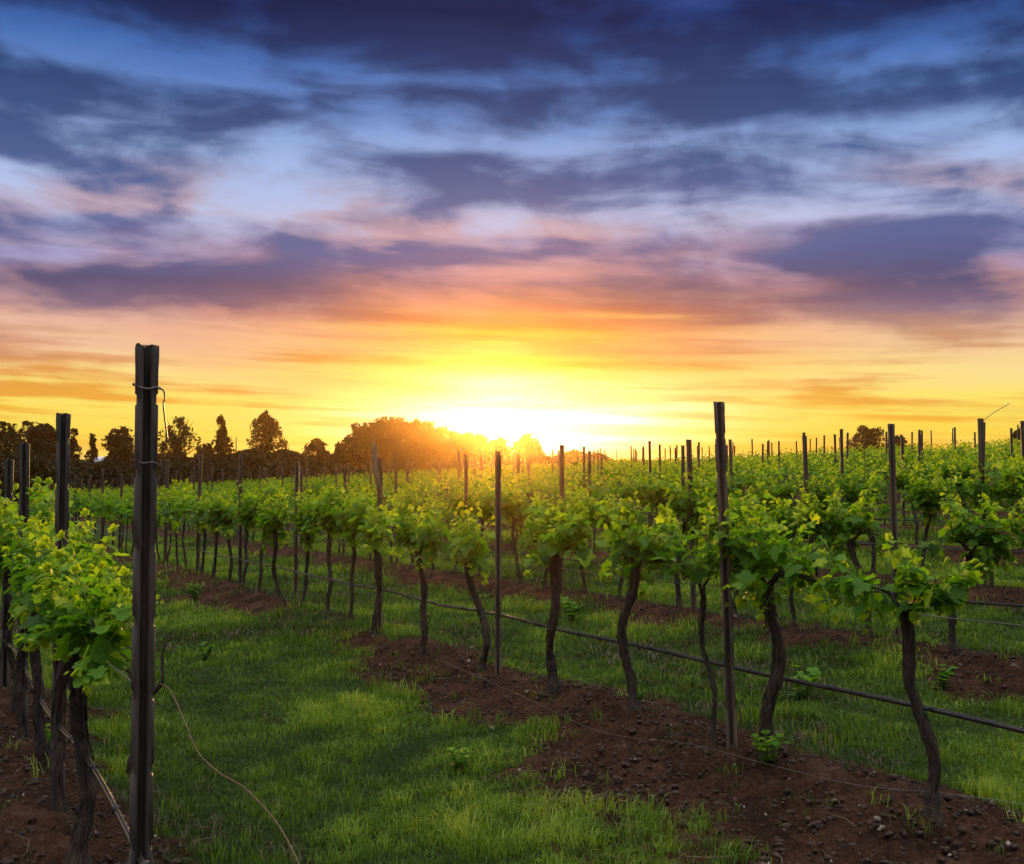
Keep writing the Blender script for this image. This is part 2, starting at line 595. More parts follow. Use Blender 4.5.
# ------------------------------------------------------------------ the ground sheet
def build_ground():
    fa = np.linspace(-R(33), R(33), 440)
    ba = np.linspace(R(33), 2 * math.pi - R(33), 46)[1:-1]
    az = np.concatenate([fa, ba])
    r = np.concatenate([np.array([0.02, 0.6, 1.2, 1.8, 2.4]), np.geomspace(2.8, 22, 420), np.geomspace(22.4, 470, 130)])
    rr, aa = np.meshgrid(r, az, indexing='ij')
    X, Y = rr * np.sin(aa), rr * np.cos(aa)
    Z = terrain(X, Y)
    s = soil_mask(X, Y)
    near = 1 - sstep(18, 30, rr)
    Z = Z + near * s * (0.075 * (fbm(X, Y, 0.26, 4, 0.65) - 0.5) - 0.11 * np.abs(fbm(X + 3, Y + 5, 0.17, 3, 0.6) - 0.5) + 0.06 * (fbm(X + 9, Y, 0.09, 3, 0.7) - 0.5))
    Z = Z - near * (1 - s) * 0.012
    nr, na = rr.shape
    idx = np.arange(nr * na).reshape(nr, na)
    a = idx[:-1, :]
    b = idx[1:, :]
    a2 = np.roll(a, -1, 1)
    b2 = np.roll(b, -1, 1)
    loops = np.stack([a, a2, b2, b], -1).reshape(-1).astype(np.int32)
    loops = loops.reshape(-1, 4)[:, ::-1].reshape(-1).copy()
    sizes = np.full(len(loops) // 4, 4, np.int32)
    me = bpy.data.meshes.new('ground')
    V = np.stack([X.ravel(), Y.ravel(), Z.ravel()], 1)
    fill(me, V, sizes, loops, s.ravel(), ground_mat(), True, 'soil')
    f = me.attributes.new('far', 'FLOAT', 'POINT')
    f.data.foreach_set('value', sstep(85, 105, rr).ravel().astype(np.float32))
    o = link('ground', me)
    tag(o, 'grassy vineyard ground with reddish brown soil beds under the vine rows', 'ground', kind='structure')


build_ground()

# ------------------------------------------------------------------ haze
if HAZE_DENSITY > 0:
    hb = MB()
    hb.box((0, 0, 5.0), (980, 980, 17.0))
    hm = bpy.data.materials.new('haze')
    hm.use_nodes = True
    hm.node_tree.nodes.clear()
    ho = hm.node_tree.nodes.new('ShaderNodeOutputMaterial')
    hv = hm.node_tree.nodes.new('ShaderNodeVolumePrincipled')
    hv.inputs['Color'].default_value = (0.95, 0.55, 0.20, 1)  # orange glow put into the haze colour, standing in for lens flare
    hv.inputs['Density'].default_value = HAZE_DENSITY
    hv.inputs['Anisotropy'].default_value = 0.93
    hm.node_tree.links.new(hv.outputs[0], ho.inputs['Volume'])
    tag(hb.build('haze', hm), 'thin haze added over the vineyard for an orange glow round the sun', 'haze', kind='stuff')

# ------------------------------------------------------------------ leaves
_half = [(0.00, 0.00), (0.16, -0.13), (0.36, -0.10), (0.50, 0.06), (0.40, 0.22), (0.60, 0.36), (0.54, 0.52), (0.32, 0.56), (0.24, 0.80), (0.0, 1.0)]
_out = np.array(_half + [(-a, b) for a, b in _half[-2:0:-1]])
LEAF_V = np.concatenate([np.array([[0.0, 0.36]]), _out])
LEAF_F = [[0, i, i + 1] for i in range(1, len(_out))] + [[0, len(_out), 1]]
SIMPLE_V = np.array([[0, 0.4], [0, 0], [0.42, 0.05], [0.5, 0.5], [0, 1.0], [-0.5, 0.5], [-0.42, 0.05]])
SIMPLE_F = [[0, 1, 2], [0, 2, 3], [0, 3, 4], [0, 4, 5], [0, 5, 6], [0, 6, 1]]


def add_leaf(mb, pos, direction, normal, size, tint, simple=False):
    P = SIMPLE_V if simple else LEAF_V
    F = SIMPLE_F if simple else LEAF_F
    d = Vector(direction).normalized()
    n = Vector(normal)
    n = (n - d * n.dot(d))
    if n.length < 1e-4:
        n = d.orthogonal()
    n.normalize()
    s = d.cross(n)
    u = P[:, 0] * random.uniform(0.85, 1.1)
    v = P[:, 1]
    cup = random.uniform(-0.05, 0.30)
    droop = random.uniform(0.05, 0.40)
    w = cup * np.abs(u) - droop * v * v + 0.05 * np.sin(u * 9 + random.random() * 6) * (v + 0.2)
    D, N, S = np.array(d), np.array(n), np.array(s)
    V = np.array(pos) + size * (u[:, None] * S + v[:, None] * D + w[:, None] * N)
    mb.add(V, F, tint)


def grow_foliage(mb, starts, n_shoots, length, lsize, per, spread=(0.5, 0.35), up=1.0, simple=False, tint0=0.5, low=0.2):
    """shoots that climb and arch from the arms, with a leaf at every node"""
    for k in range(n_shoots):
        st = Vector(random.choice(starts)) + Vector((random.uniform(-0.05, 0.05), random.uniform(-0.04, 0.04), 0))
        hang = random.random() < low
        d = Vector((random.uniform(-1, 1) * spread[0], random.uniform(-1, 1) * spread[1], (-0.25 if hang else up) + random.uniform(-0.25, 0.25))).normalized()
        L = length * random.uniform(0.55, 1.15) * (0.6 if hang else 1)
        p = st.copy()
        pts = [p.copy()]
        bend = Vector((random.uniform(-1, 1) * spread[0], random.uniform(-1, 1) * spread[1], random.uniform(-0.6, 0.0)))
        m = max(4, int((per + (2 if not simple else 0)) * L / length))
        side = random.random() * 6.28
        for i in range(m):
            q = (i + 1) / m
            d = (d + bend * 0.09).normalized()
            p = p + d * (L / m)
            pts.append(p.copy())
            side += 2.4 + random.uniform(-0.5, 0.5)
            out = Vector((math.cos(side), math.sin(side), random.uniform(-0.25, 0.45))).normalized()
            sz = lsize * (1.0 - 0.65 * q ** 2.0) * random.uniform(0.6, 1.15)
            pet = sz * random.uniform(0.3, 0.7)
            base = p + out * pet
            nrm = Vector((random.uniform(-0.5, 0.5), random.uniform(-0.5, 0.5), random.uniform(0.35, 1.0))) + out * random.uniform(0.2, 1.3)
            ld = out + Vector((0, 0, random.uniform(-1.5, 0.1))) + d * 0.2
            t = min(1.0, max(0.0, tint0 + (q - 0.5) * 0.55 + random.gauss(0, 0.13)))
            add_leaf(mb, base, ld, nrm, sz, t, simple)
            if not simple:
                mb.tube([p, base], [0.0018, 0.0014], 3, False, t)
            if not simple and random.random() < 0.8:
                o2 = Vector((-out.x, -out.y, random.uniform(-0.3, 0.3)))
                add_leaf(mb, p + o2 * 0.03, o2 + Vector((0, 0, -0.3)), nrm, sz * random.uniform(0.5, 0.8), t, simple)
        if not simple:
            rr = [0.0045 * (1 - 0.7 * i / m) for i in range(m + 1)]
            mb.tube(pts, rr, 4, False, 0.75)
        # tender tip
        for j in range(3):
            add_leaf(mb, pts[-1], d + Vector((random.uniform(-.6, .6), random.uniform(-.6, .6), 0.2)), Vector((random.random(), random.random(), 1)), lsize * 0.36, min(1, tint0 + 0.42), simple)


LAST_PATH = [None]


def gnarled(mb, p0, p1, r0, r1, rings=22, sides=11, wob=0.03, knob=True, rough=0.13):
    p0, p1 = Vector(p0), Vector(p1)
    ax = p1 - p0
    ph = [random.random() * 6.28 for _ in range(4)]
    pts, rad = [], []
    knots = [(random.uniform(0.15, 0.9), random.uniform(0.12, 0.32)) for _ in range(4)]
    for i in range(rings + 1):
        q = i / rings
        o = Vector((math.sin(q * 3.2 + ph[3]) * wob * 0.9 + math.sin(q * 6.0 + ph[0]) * wob * 0.8 + math.sin(q * 11 + ph[1]) * wob * 0.4, math.sin(q * 4.3 + ph[2]) * wob + math.sin(q * 12 + ph[3]) * wob * 0.3, 0)) * min(1, q * 3)
        pts.append(p0 + ax * q + o)
        r = r0 + (r1 - r0) * q
        r *= 1 + 0.8 * math.exp(-((q - 0.08) / 0.07) ** 2)
        for kq, ka in knots:
            r *= 1 + (ka * math.exp(-((q - kq) / 0.03) ** 2) if rings > 10 else 0)
        r *= random.uniform(0.93, 1.08)
        if knob:
            r *= 1 + 0.55 * math.exp(-((q - 0.96) / 0.07) ** 2) + 0.12 * math.sin(q * 17 + ph[1])
        rad.append(r)
    mb.tube(pts, rad, sides, True, 0.5, rough)
    LAST_PATH[0] = pts
    return pts[-1]


def make_vine(head=(0.0, 0.0, 0.88), r=0.042, arm=0.36, arms=(1, 1), shoots=13, length=0.42, lsize=0.105, per=9, spread=(0.55, 0.42), up=0.85,
              level=2, tint=0.48, low=0.25, wob=0.034, thin_arm=0.5):
    """level 2: full leaves; 1: mid distance; 0: far.  Local x runs along the row."""
    root = empty('grapevine', (0, 0, 0))
    tb = MB()
    sides, rings = ((13, 40), (8, 12), (5, 5))[2 - level]
    r *= 0.56
    hp = gnarled(tb, (0, 0, -0.12), head, r, r * 0.82, rings, sides, wob, level > 0, 0.17 if level else 0.05)
    trunk_path = LAST_PATH[0]
    starts = []
    arm_mb = []
    for s, ln in ((-1, arms[0]), (1, arms[1])):
        if ln <= 0:
            continue
        e = Vector((hp.x + s * arm * ln, hp.y + random.uniform(-0.04, 0.04), hp.z + random.uniform(0.02, 0.10)))
        mid = hp.lerp(e, 0.45) + Vector((0, 0, random.uniform(0.02, 0.07)))
        ab = tb if level == 0 else MB()
        ra = r * thin_arm
        ab.tube([hp - Vector((0, 0, 0.03)), hp.lerp(mid, 0.5) + Vector((0, random.uniform(-.02, .02), 0.02)), mid, mid.lerp(e, 0.5) + Vector((0, random.uniform(-.02, .02), 0.01)), e],
                [ra * 1.15, ra, ra * 0.85, ra * 0.75, ra * 0.5], 7 if level else 4, True, 0.5, 0.16)
        if level:
            arm_mb.append(ab)
        for q in (0.15, 0.4, 0.65, 0.85, 1.0):
            starts.append(tuple(hp.lerp(mid, q / 0.5) if q < 0.5 else mid.lerp(e, (q - 0.5) / 0.5)))
        if level:      # spurs
            for q in (0.35, 0.7, 1.0):
                b = hp.lerp(e, q) + Vector((0, 0, 0.03))
                ab.tube([b, b + Vector((random.uniform(-.03, .03), random.uniform(-.03, .03), 0.06))], [ra * 0.45, ra * 0.3], 5, True, 0.5, 0.2)
    if not starts:
        starts = [tuple(hp)]
    if level == 2:      # shaggy peeling bark
        for k in range(34):
            q0 = random.uniform(0.05, 0.9)
            a = random.random() * 6.28
            L = random.uniform(0.08, 0.22)
            P = []
            for u in (0, 0.35, 0.7, 1.0):
                q = min(1.0, q0 + u * L / max(head[2], 0.3))
                c = Vector((head[0] * q, head[1] * q, -0.12 + (head[2] + 0.12) * q))
                if trunk_path:
                    f = q * (len(trunk_path) - 1)
                    c = trunk_path[min(len(trunk_path) - 1, int(round(f)))]
                lift = r * (0.98 + (0.22 if u in (0, 1.0) else 0.0) * random.random())
                P.append(c + Vector((math.cos(a + u * .3), math.sin(a + u * .3), 0)) * lift)
            tb.tube(P, [r * 0.07, r * 0.16, r * 0.14, r * 0.05], 4, True, 0.5, 0.2)
    tb.build('trunk', M['bark'], root, True)
    for ab in arm_mb:
        ab.build('cordon_arm', M['bark'], root, True)
    fb = MB()
    grow_foliage(fb, starts, shoots, length, lsize, per, spread, up, level < 1, tint, low)
    fb.build('foliage', M['leaf'], root, False)
    return root


def dup(root, loc, rz, scale=(1, 1, 1), tilt=(0, 0)):
    r = root.copy()
    COL.objects.link(r)
    r.location = loc
    r.rotation_euler = (tilt[0], tilt[1], rz)
    r.scale = scale
    for ch in list(root.children):
        c = ch.copy()
        COL.objects.link(c)
        c.parent = r
        for g in ch.children:
            d = g.copy()
            COL.objects.link(d)
            d.parent = c
    return r


ROWANG = TH + math.pi / 2          # local x along the row, away from the viewer
ORD = ['first', 'second', 'third', 'fourth', 'fifth', 'sixth', 'seventh', 'eighth', 'ninth', 'tenth', 'eleventh', 'twelfth', 'thirteenth',
       'fourteenth', 'fifteenth', 'sixteenth', 'seventeenth', 'eighteenth', 'nineteenth', 'twentieth']
ROWNAME = ['the row left of the grass path', 'the front row right of the path', 'the second row right of the path'] + \
          ['the %s row right of the path' % ORD[k] for k in range(2, 14)]


def in_view(x, y, margin=0.07):
    return y > 2.0 and abs(x) < 0.4876 * y + 0.3 + margin * 8


# --- the vines one can study one by one -----------------------------------------
vine_count = 0
# base pixel, keyword shape, label
FRONT = [
    ((938, 818), dict(head=(0.13, 0.0, 0.90), r=0.046, arm=0.42, arms=(0.55, 0.95), shoots=20, length=0.27, lsize=0.10, per=7, spread=(0.7, 0.35), up=0.45, tint=0.52, low=0.45, thin_arm=0.36),
     'leaning sparse grapevine nearest the viewer in the front row, bare arms showing'),
    ((768, 752), dict(head=(-0.02, 0.0, 0.88), r=0.060, arm=0.34, arms=(1.0, 0.85), shoots=24, length=0.46, lsize=0.108, per=8, spread=(0.6, 0.42), up=0.9, tint=0.48, low=0.3),
     'thick dark grapevine with a full crown just right of the tall front post'),
    ((715, 738), dict(head=(0.10, 0.0, 0.80), r=0.026, arm=0.14, arms=(0.8, 1.0), shoots=7, length=0.44, lsize=0.11, per=7, spread=(0.4, 0.3), up=1.2, tint=0.46, low=0.0, wob=0.03, thin_arm=0.6),
     'spindly young grapevine with a forked thin stem left of the tall front post'),
    ((635, 708), dict(head=(0.04, 0.0, 0.88), r=0.050, arm=0.27, arms=(1.0, 0.6), shoots=16, length=0.38, lsize=0.110, per=8, spread=(0.6, 0.4), up=0.9, tint=0.48, low=0.35),
     'grapevine with one arm bending out level, third trunk left of the tall front post'),
    ((555, 690), dict(head=(0.03, 0.0, 0.94), r=0.055, arm=0.32, arms=(1.0, 1.0), shoots=18, length=0.36, lsize=0.110, per=8, spread=(0.65, 0.4), up=0.85, tint=0.5, low=0.3),
     'straight grapevine with a wide flat crown, right of the slim grey middle post'),
    ((480, 668), dict(head=(0.08, 0.0, 0.86), r=0.048, arm=0.22, arms=(0.35, 1.0), shoots=12, length=0.34, lsize=0.115, per=7, spread=(0.55, 0.4), up=0.9, tint=0.52, low=0.2, wob=0.045),
     'crooked grapevine with an elbowed bare arm, left of the slim grey middle post'),
    ((421, 653), dict(head=(0.02, 0.0, 0.86), r=0.048, arm=0.32, shoots=18, length=0.42, lsize=0.115, per=8, tint=0.5),
     'full grapevine with lime shoots, second trunk left of the slim grey middle post'),
    ((375, 632), dict(head=(-0.03, 0.0, 0.84), r=0.05, arm=0.34, shoots=18, length=0.44, lsize=0.115, per=8, tint=0.5),
     'full grapevine below the ragged sacking wrapped post in the front row'),
]
taken = {0: [], 1: [], 2: []}
for (bx, by), kw, label in FRONT:
    x, y, z = at(bx, by)
    v = make_vine(level=2, **kw)
    v.location = (x, y, z)
    v.rotation_euler = (0, 0, ROWANG + random.uniform(-0.06, 0.06))
    tag(v, label, 'grapevine', 'grapevines of the front row')
    taken[1].append(nt(x, y)[1])
    vine_count += 1

for t, label in [(2.20, 'small grapevine just outside the frame at the near end of the front row'), (1.25, 'small grapevine two places outside the frame at the near end of the front row')]:
    x, y = xy(ROWS[1], t)
    v = make_vine(level=2, r=0.045, arm=0.2, shoots=14, length=0.32, lsize=0.105, per=7, spread=(0.4, 0.35), up=1.1, tint=0.48)
    v.location = (x, y, gz(x, y))
    v.rotation_euler = (0, 0, ROWANG)
    tag(v, label, 'grapevine', 'grapevines of the front row')
    vine_count += 1

LEFT = [
    (4.45, dict(head=(0.0, 0.0, 0.86), r=0.056, arm=0.46, arms=(0.8, 0.9), shoots=32, length=0.30, lsize=0.09, per=9, spread=(0.6, 0.45), up=0.75, tint=0.45, low=0.35),
     'thick gnarled grapevine with lime green crown nearest the viewer left of the path'),
    (5.25, dict(head=(0.03, 0.0, 0.90), r=0.050, arm=0.46, shoots=24, length=0.38, lsize=0.105, per=9, spread=(0.6, 0.45), up=0.8, tint=0.46, low=0.3),
     'dark grapevine behind the second channel post of the row left of the path'),
    (6.15, dict(head=(0.0, 0.0, 0.90), r=0.045, arm=0.46, shoots=24, length=0.40, lsize=0.105, per=9, spread=(0.6, 0.45), up=0.85, tint=0.46),
     'third leafy grapevine of the row left of the path, between two posts'),
    (7.05, dict(head=(0.0, 0.0, 0.90), r=0.045, arm=0.46, shoots=24, length=0.42, lsize=0.105, per=9, spread=(0.6, 0.45), up=0.9, tint=0.46),
     'fourth leafy grapevine of the row left of the path, at the frame edge'),
]
for t, kw, label in LEFT:
    x, y = xy(ROWS[0] + random.uniform(-0.03, 0.03), t)
    v = make_vine(level=2, **kw)
    v.location = (x, y, gz(x, y))
    v.rotation_euler = (0, 0, ROWANG)
    tag(v, label, 'grapevine', 'grapevines of the row left of the path')
    taken[0].append(t)
    vine_count += 1

# --- the rest of the rows ---------------------------------------------------------
near_protos, mid_protos, far_protos = [], [], []
for k in range(9):
    near_protos.append(make_vine(head=(random.uniform(-0.08, 0.08), random.uniform(-0.03, 0.03), random.uniform(0.82, 0.92)), r=random.uniform(0.034, 0.05), arm=0.33,
                                 arms=(random.uniform(0.7, 1), random.uniform(0.7, 1)), shoots=random.randint(22, 28), length=random.uniform(0.40, 0.52), lsize=0.115, per=9,
                                 spread=(0.5, 0.40), up=1.2, level=2, tint=0.44 + 0.1 * random.random(), low=0.25))
for k in range(8):
    mid_protos.append(make_vine(head=(random.uniform(-0.08, 0.08), 0, random.uniform(0.80, 0.90)), r=random.uniform(0.034, 0.048), arm=0.38, shoots=20,
                                length=random.uniform(0.44, 0.58), lsize=0.14, per=6, spread=(0.6, 0.45), up=0.95, level=0, tint=0.42 + 0.1 * random.random()))
rows_t = []
cands = []
for ri, n in enumerate(ROWS):
    t_end = {0: 13.0, 1: 41.0}.get(ri, 86.0 if n < 26 else 86.0 - (n - 26) * 2.4)
    t0 = {0: 7.95, 1: max(taken[1]) + 0.85}.get(ri, -20.0 + random.random())
    t = t0
    while t < t_end:
        tj = t + random.uniform(-0.10, 0.10)
        x, y = xy(n + random.uniform(-0.05, 0.05), tj)
        if in_view(x, y):
            cands.append((math.hypot(x, y), ri, tj, x, y))
        t += 0.92
rank = sorted(cands)
single = set(id(c) for c in rank[:300 - vine_count - 4])
used = set()
merged = []
cnt = {}
for c in sorted(cands, key=lambda c: (c[1], c[2])):
    r, ri, t, x, y = c
    k = cnt[ri] = cnt.get(ri, 8 if ri == 1 else 4 if ri == 0 else 0) + 1
    if id(c) not in single:
        merged.append(c)
        continue
    protos = near_protos if r < 19 else mid_protos
    p = random.choice(protos)
    rz = ROWANG + (math.pi if random.random() < 0.5 else 0) + random.uniform(-0.12, 0.12)
    s = random.uniform(0.93, 1.08)
    loc = (x, y, gz(x, y))
    tilt = (random.uniform(-0.05, 0.05), random.uniform(-0.07, 0.07))
    if p.name not in used:
        v = p
        v.location, v.rotation_euler, v.scale = loc, (tilt[0], tilt[1], rz), (s, s, s * random.uniform(0.96, 1.04))
        used.add(p.name)
    else:
        v = dup(p, loc, rz, (s, s, s * random.uniform(0.96, 1.04)), tilt)
    if k <= 20:
        lab = 'leafy grapevine, %s from the near end of %s' % (ORD[k - 1], ROWNAME[ri])
        g = 'grapevines of ' + ROWNAME[ri]
    else:
        lab = 'small distant grapevine merging into the far hedge of ' + ROWNAME[ri]
        g = 'distant grapevines of ' + ROWNAME[ri]
    tag(v, lab, 'grapevine', g)
for p in near_protos + mid_protos:
    if p.name not in used:
        for ch in list(p.children):
            bpy.data.objects.remove(ch)
        bpy.data.objects.remove(p)

# far vines: one mass
fv = []
for k in range(5):
    fb = MB()
    grow_foliage(fb, [(q, 0, 0.85) for q in np.linspace(-0.46, 0.46, 7)], 17, 0.50, 0.19, 4, (0.6, 0.5), 1.0, True, 0.44)
    nl = fb.n
    fb.tube([(0, 0, -0.1), (0.02, 0, 0.4), (0, 0, 0.9)], [0.045, 0.04, 0.04], 5, False, 0.0)
    V = np.concatenate(fb.v)
    fv.append((V, np.concatenate(fb.a), nl, fb.f))
if merged:
    VV, AA, LL, SS, MI = [], [], [], [], []
    base = 0
    for r, ri, t, x, y in merged:
        V, A, nl, F = random.choice(fv)
        a = ROWANG + (math.pi if random.random() < 0.5 else 0) + random.uniform(-0.1, 0.1)
        s = random.uniform(0.92, 1.10)
        c_, s_ = math.cos(a), math.sin(a)
        W = np.stack([x + s * (V[:, 0] * c_ - V[:, 1] * s_), y + s * (V[:, 0] * s_ + V[:, 1] * c_), gz(x, y) + s * V[:, 2]], 1)
        VV.append(W)
        AA.append(np.clip(A + random.uniform(-0.08, 0.08), 0, 1))
        for f in F:
            LL.extend([i + base for i in f])
            SS.append(len(f))
            MI.append(1 if f[0] >= nl else 0)
        base += len(V)
    me = fill(bpy.data.meshes.new('distant_vines'), np.concatenate(VV), np.array(SS, np.int32), np.array(LL, np.int32), np.concatenate(AA), M['leaf'])
    me.materials.append(M['bark'])
    me.polygons.foreach_set('material_index', np.array(MI, np.int32))
    tag(link('distant_vines', me), 'far vine rows blurring into one green mass up the slope', 'vines', kind='stuff')


# ------------------------------------------------------------------ posts
def post_mesh(h, w=0.060, dp=0.046, slots=True, detail=True):
    """roll-formed channel: two rounded lips round a deep groove that faces -y, with slots cut into its edges"""
    hw, hd = w / 2, dp / 2
    g = w * 0.17
    prof = [(-hw, hd * 0.75), (-hw * 0.85, hd), (hw * 0.85, hd), (hw, hd * 0.75), (hw, -hd * 0.7), (hw * 0.82, -hd), (g * 1.3, -hd), (g, -hd * 0.8), (g * 0.9, hd * 0.45),
            (-g * 0.9, hd * 0.45), (-g, -hd * 0.8), (-g * 1.3, -hd), (-hw * 0.82, -hd), (-hw, -hd * 0.7)]
    levels = [(-0.35, 0)]
    if slots:
        z = 0.18
        while z < h - 0.12:
            for dz, c in ((0, 0), (0.002, 1), (0.030, 1), (0.034, 0)):
                levels.append((z + dz, c))
            z += 0.215
    if detail:
        levels += [(h - 0.075, 0), (h - 0.03, 2), (h - 0.004, 2), (h, 3)]
    else:
        levels.append((h, 0))
    mb = MB()
    V, F = [], []
    m = len(prof)
    for i, (z, c) in enumerate(levels):
        sh = random.uniform(-0.0006, 0.0006)
        for x, y in prof:
            if c == 1 and abs(x) > hw * 0.95:
                x *= 0.80
            if c == 2:
                x *= 1.05
                y *= 1.03
            V.append((x + sh, y, z if c != 3 else z + 0.006 * math.sin(x * 190 + h * 7)))
        if i:
            for k in range(m):
                k2 = (k + 1) % m
                F.append([(i - 1) * m + k, (i - 1) * m + k2, i * m + k2, i * m + k])
    t = (len(levels) - 1) * m
    for a, b, c, d in ((9, 8, 3, 0), (0, 13, 10, 9), (13, 12, 11, 10), (8, 7, 4, 3), (7, 6, 5, 4), (0, 3, 2, 1)):
        F.append([t + a, t + b, t + c, t + d])
    mb.add(V, F, 0.5)
    return mb


def bent_wire(mb, pts, r, sides=5):
    # Catmull-Rom through the points
    P = [Vector(p) for p in pts]
    P = [P[0] * 2 - P[1]] + P + [P[-1] * 2 - P[-2]]
    out = []
    for i in range(1, len(P) - 2):
        for q in range(6):
            t = q / 6
            a, b, c, d = P[i - 1], P[i], P[i + 1], P[i + 2]
            out.append(0.5 * ((2 * b) + (c - a) * t + (2 * a - 5 * b + 4 * c - d) * t * t + (3 * b - a - 3 * c + d) * t ** 3))
    out.append(P[-2])
    mb.tube(out, r, sides, True)


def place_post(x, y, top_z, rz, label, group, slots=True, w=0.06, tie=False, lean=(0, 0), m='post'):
    z = gz(x, y)
    h = top_z - z
    e = empty('trellis_post', (x, y, z), rz)
    e.rotation_euler = (lean[0], lean[1], rz)
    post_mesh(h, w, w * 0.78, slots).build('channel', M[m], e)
    tag(e, label, 'post', group)
    if tie:
        tb = MB()
        q = w / 2 + 0.004
        bent_wire(tb, [(-q, -0.01, h - 0.115), (-q * .5, -0.028, h - 0.125), (0.004, -0.030, h - 0.128), (q * .7, -0.030, h - 0.122), (q * 1.05, -0.012, h - 0.128), (q * 1.02, 0.012, h - 0.12), (0, 0.03, h - 0.118), (-q, 0.012, h - 0.116), (-q * 1.05, -0.008, h - 0.112)], 0.0024)
        bent_wire(tb, [(q * .8, -0.03, h - 0.124), (q * 1.22, -0.035, h - 0.132), (q * 1.36, -0.036, h - 0.155), (q * 1.25, -0.034, h - 0.17), (q * 1.32, -0.034, h - 0.20), (q * 1.62, -0.03, h - 0.275)], 0.0026)
        bent_wire(tb, [(-q, -0.01, h - 0.335), (-q * .3, -0.029, h - 0.345), (q * .5, -0.03, h - 0.342), (q * 1.15, -0.02, h - 0.352), (q * 1.1, -0.02, h - 0.335)], 0.0022)
        tb.build('tie_wire', M['wire'], e, True)
    return e


face = 0.0
# row left of the path
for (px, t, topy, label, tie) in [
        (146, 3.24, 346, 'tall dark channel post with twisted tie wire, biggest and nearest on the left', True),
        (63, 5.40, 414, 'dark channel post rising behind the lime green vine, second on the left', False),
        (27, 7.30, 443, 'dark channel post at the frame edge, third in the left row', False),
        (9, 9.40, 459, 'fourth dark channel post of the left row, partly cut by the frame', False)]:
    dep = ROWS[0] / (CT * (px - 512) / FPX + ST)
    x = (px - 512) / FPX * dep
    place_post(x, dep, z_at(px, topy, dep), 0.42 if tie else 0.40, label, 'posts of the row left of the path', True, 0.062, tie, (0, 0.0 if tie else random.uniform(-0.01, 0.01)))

posts = []
for (px, base, topy, label, w) in [
        (732, 745, 402, 'tall brown channel post in the front row, nearest on the right', 0.058),
        (498, 673, 452, 'slim grey channel post in the middle of the front row', 0.047),
        (296, 600, 462, 'grey channel post of the front row standing before the dark bushes', 0.055)]:
    x, y, z = at(px, base)
    place_post(x, y, z_at(px, topy, y), -0.20 if px > 600 else 0.0, label, 'posts of the front row', True, w, False, (0, -0.030 if px > 600 else 0.0), 'post_brown')
    posts.append(nt(x, y)[1])

# sacking post (fourth): post plus frayed cloth
x, y = xy(ROWS[1], 10.05)
e = place_post(x, y, z_at(370, 459, y), 0.1, 'front row post under a ragged flap of sacking', 'posts of the front row', True, 0.055, m='post_brown')
sb = MB()
hz = z_at(370, 459, y) - gz(x, y)
for k in range(26):
    a0 = random.uniform(-0.03, 0.03)
    L = random.uniform(0.22, 0.42)
    ztop = hz + random.uniform(0.02, 0.10) - 0.02
    sw = random.uniform(-0.02, 0.05)
    P = [(-0.06 + a0 * 0.4, random.uniform(-.03, .03), ztop + 0.10), (-0.05 + a0, random.uniform(-.03, .03), ztop - L * 0.25), (-0.035 + a0 + sw * .3, random.uniform(-.035, .035), ztop - L * 0.6), (-0.01 + a0 + sw * .5, random.uniform(-.03, .03), ztop - L)]
    bent_wire(sb, P, random.uniform(0.004, 0.010), 4)
so = sb.build('sacking', M['cloth'])
so.location = (x, y, gz(x, y))
tag(so, 'ragged pale brown sacking flapping from the top of a front row post', 'sacking')

# posts of all the other rows: copies of four masters
masters = []
for h in (1.95, 2.0, 2.06, 1.88):
    masters.append(post_mesh(h, 0.056, 0.044, False, True).mesh('channel', M['post_brown']))
pc = []
for ri, n in enumerate(ROWS):
    if ri == 0:
        continue
    t_end = {1: 41.0}.get(ri, 86.0 if n < 26 else 86.0 - (n - 26) * 2.4)
    start = {1: 15.5, 2: 6.40, 3: 8.08}.get(ri, 8.08 + random.uniform(0, 2.7))
    t = start - (0 if ri == 1 else 2.78 * 9)
    while t < t_end:
        x, y = xy(n, t + random.uniform(-0.12, 0.12) * (ri > 3))
        if in_view(x, y, 0.03):
            pc.append((math.hypot(x, y), ri, t, x, y))
        t += 2.78
pc.sort()
keep = pc[:290]
cnt = {1: 4}
seen_mesh = set()
for r, ri, t, x, y in sorted(keep, key=lambda c: (c[1], c[2])):
    k = cnt[ri] = cnt.get(ri, 0) + 1
    me = random.choice(masters)
    e = link('trellis_post', me)
    e.location = (x, y, gz(x, y) - random.uniform(0, 0.10))
    e.rotation_euler = (random.uniform(-0.02, 0.02), random.uniform(-0.025, 0.025), random.uniform(-0.4, 0.4))
    if k <= 20:
        tag(e, 'weathered channel post, %s from the near end of %s' % (ORD[k - 1], ROWNAME[ri]), 'post', 'posts of ' + ROWNAME[ri])
    else:
        tag(e, 'thin distant post poking above the far vines of ' + ROWNAME[ri], 'post', 'distant posts of ' + ROWNAME[ri])

# pale end strainers at the far end of the front rows
for (px, n, t, h, label) in [(76, ROWS[1], 41.5, 1.0, 'stout pale strainer post ending the front row, farther of two'),
                             (85, ROWS[1], 36.0, 1.0, 'stout pale strainer post near the far end of the front row')]:
    x, y = xy(n - 0.2, t)
    mb = MB()
    mb.tube([(0, 0, -0.3), (0.01, 0, h * 0.5), (0, 0.01, h)], [0.16, 0.15, 0.14], 12, True, 0.5, 0.03)
    o = mb.build('strainer_post', M['palewood'])
    o.location = (x, y, gz(x, y))
    tag(o, label, 'post', 'pale strainer posts')

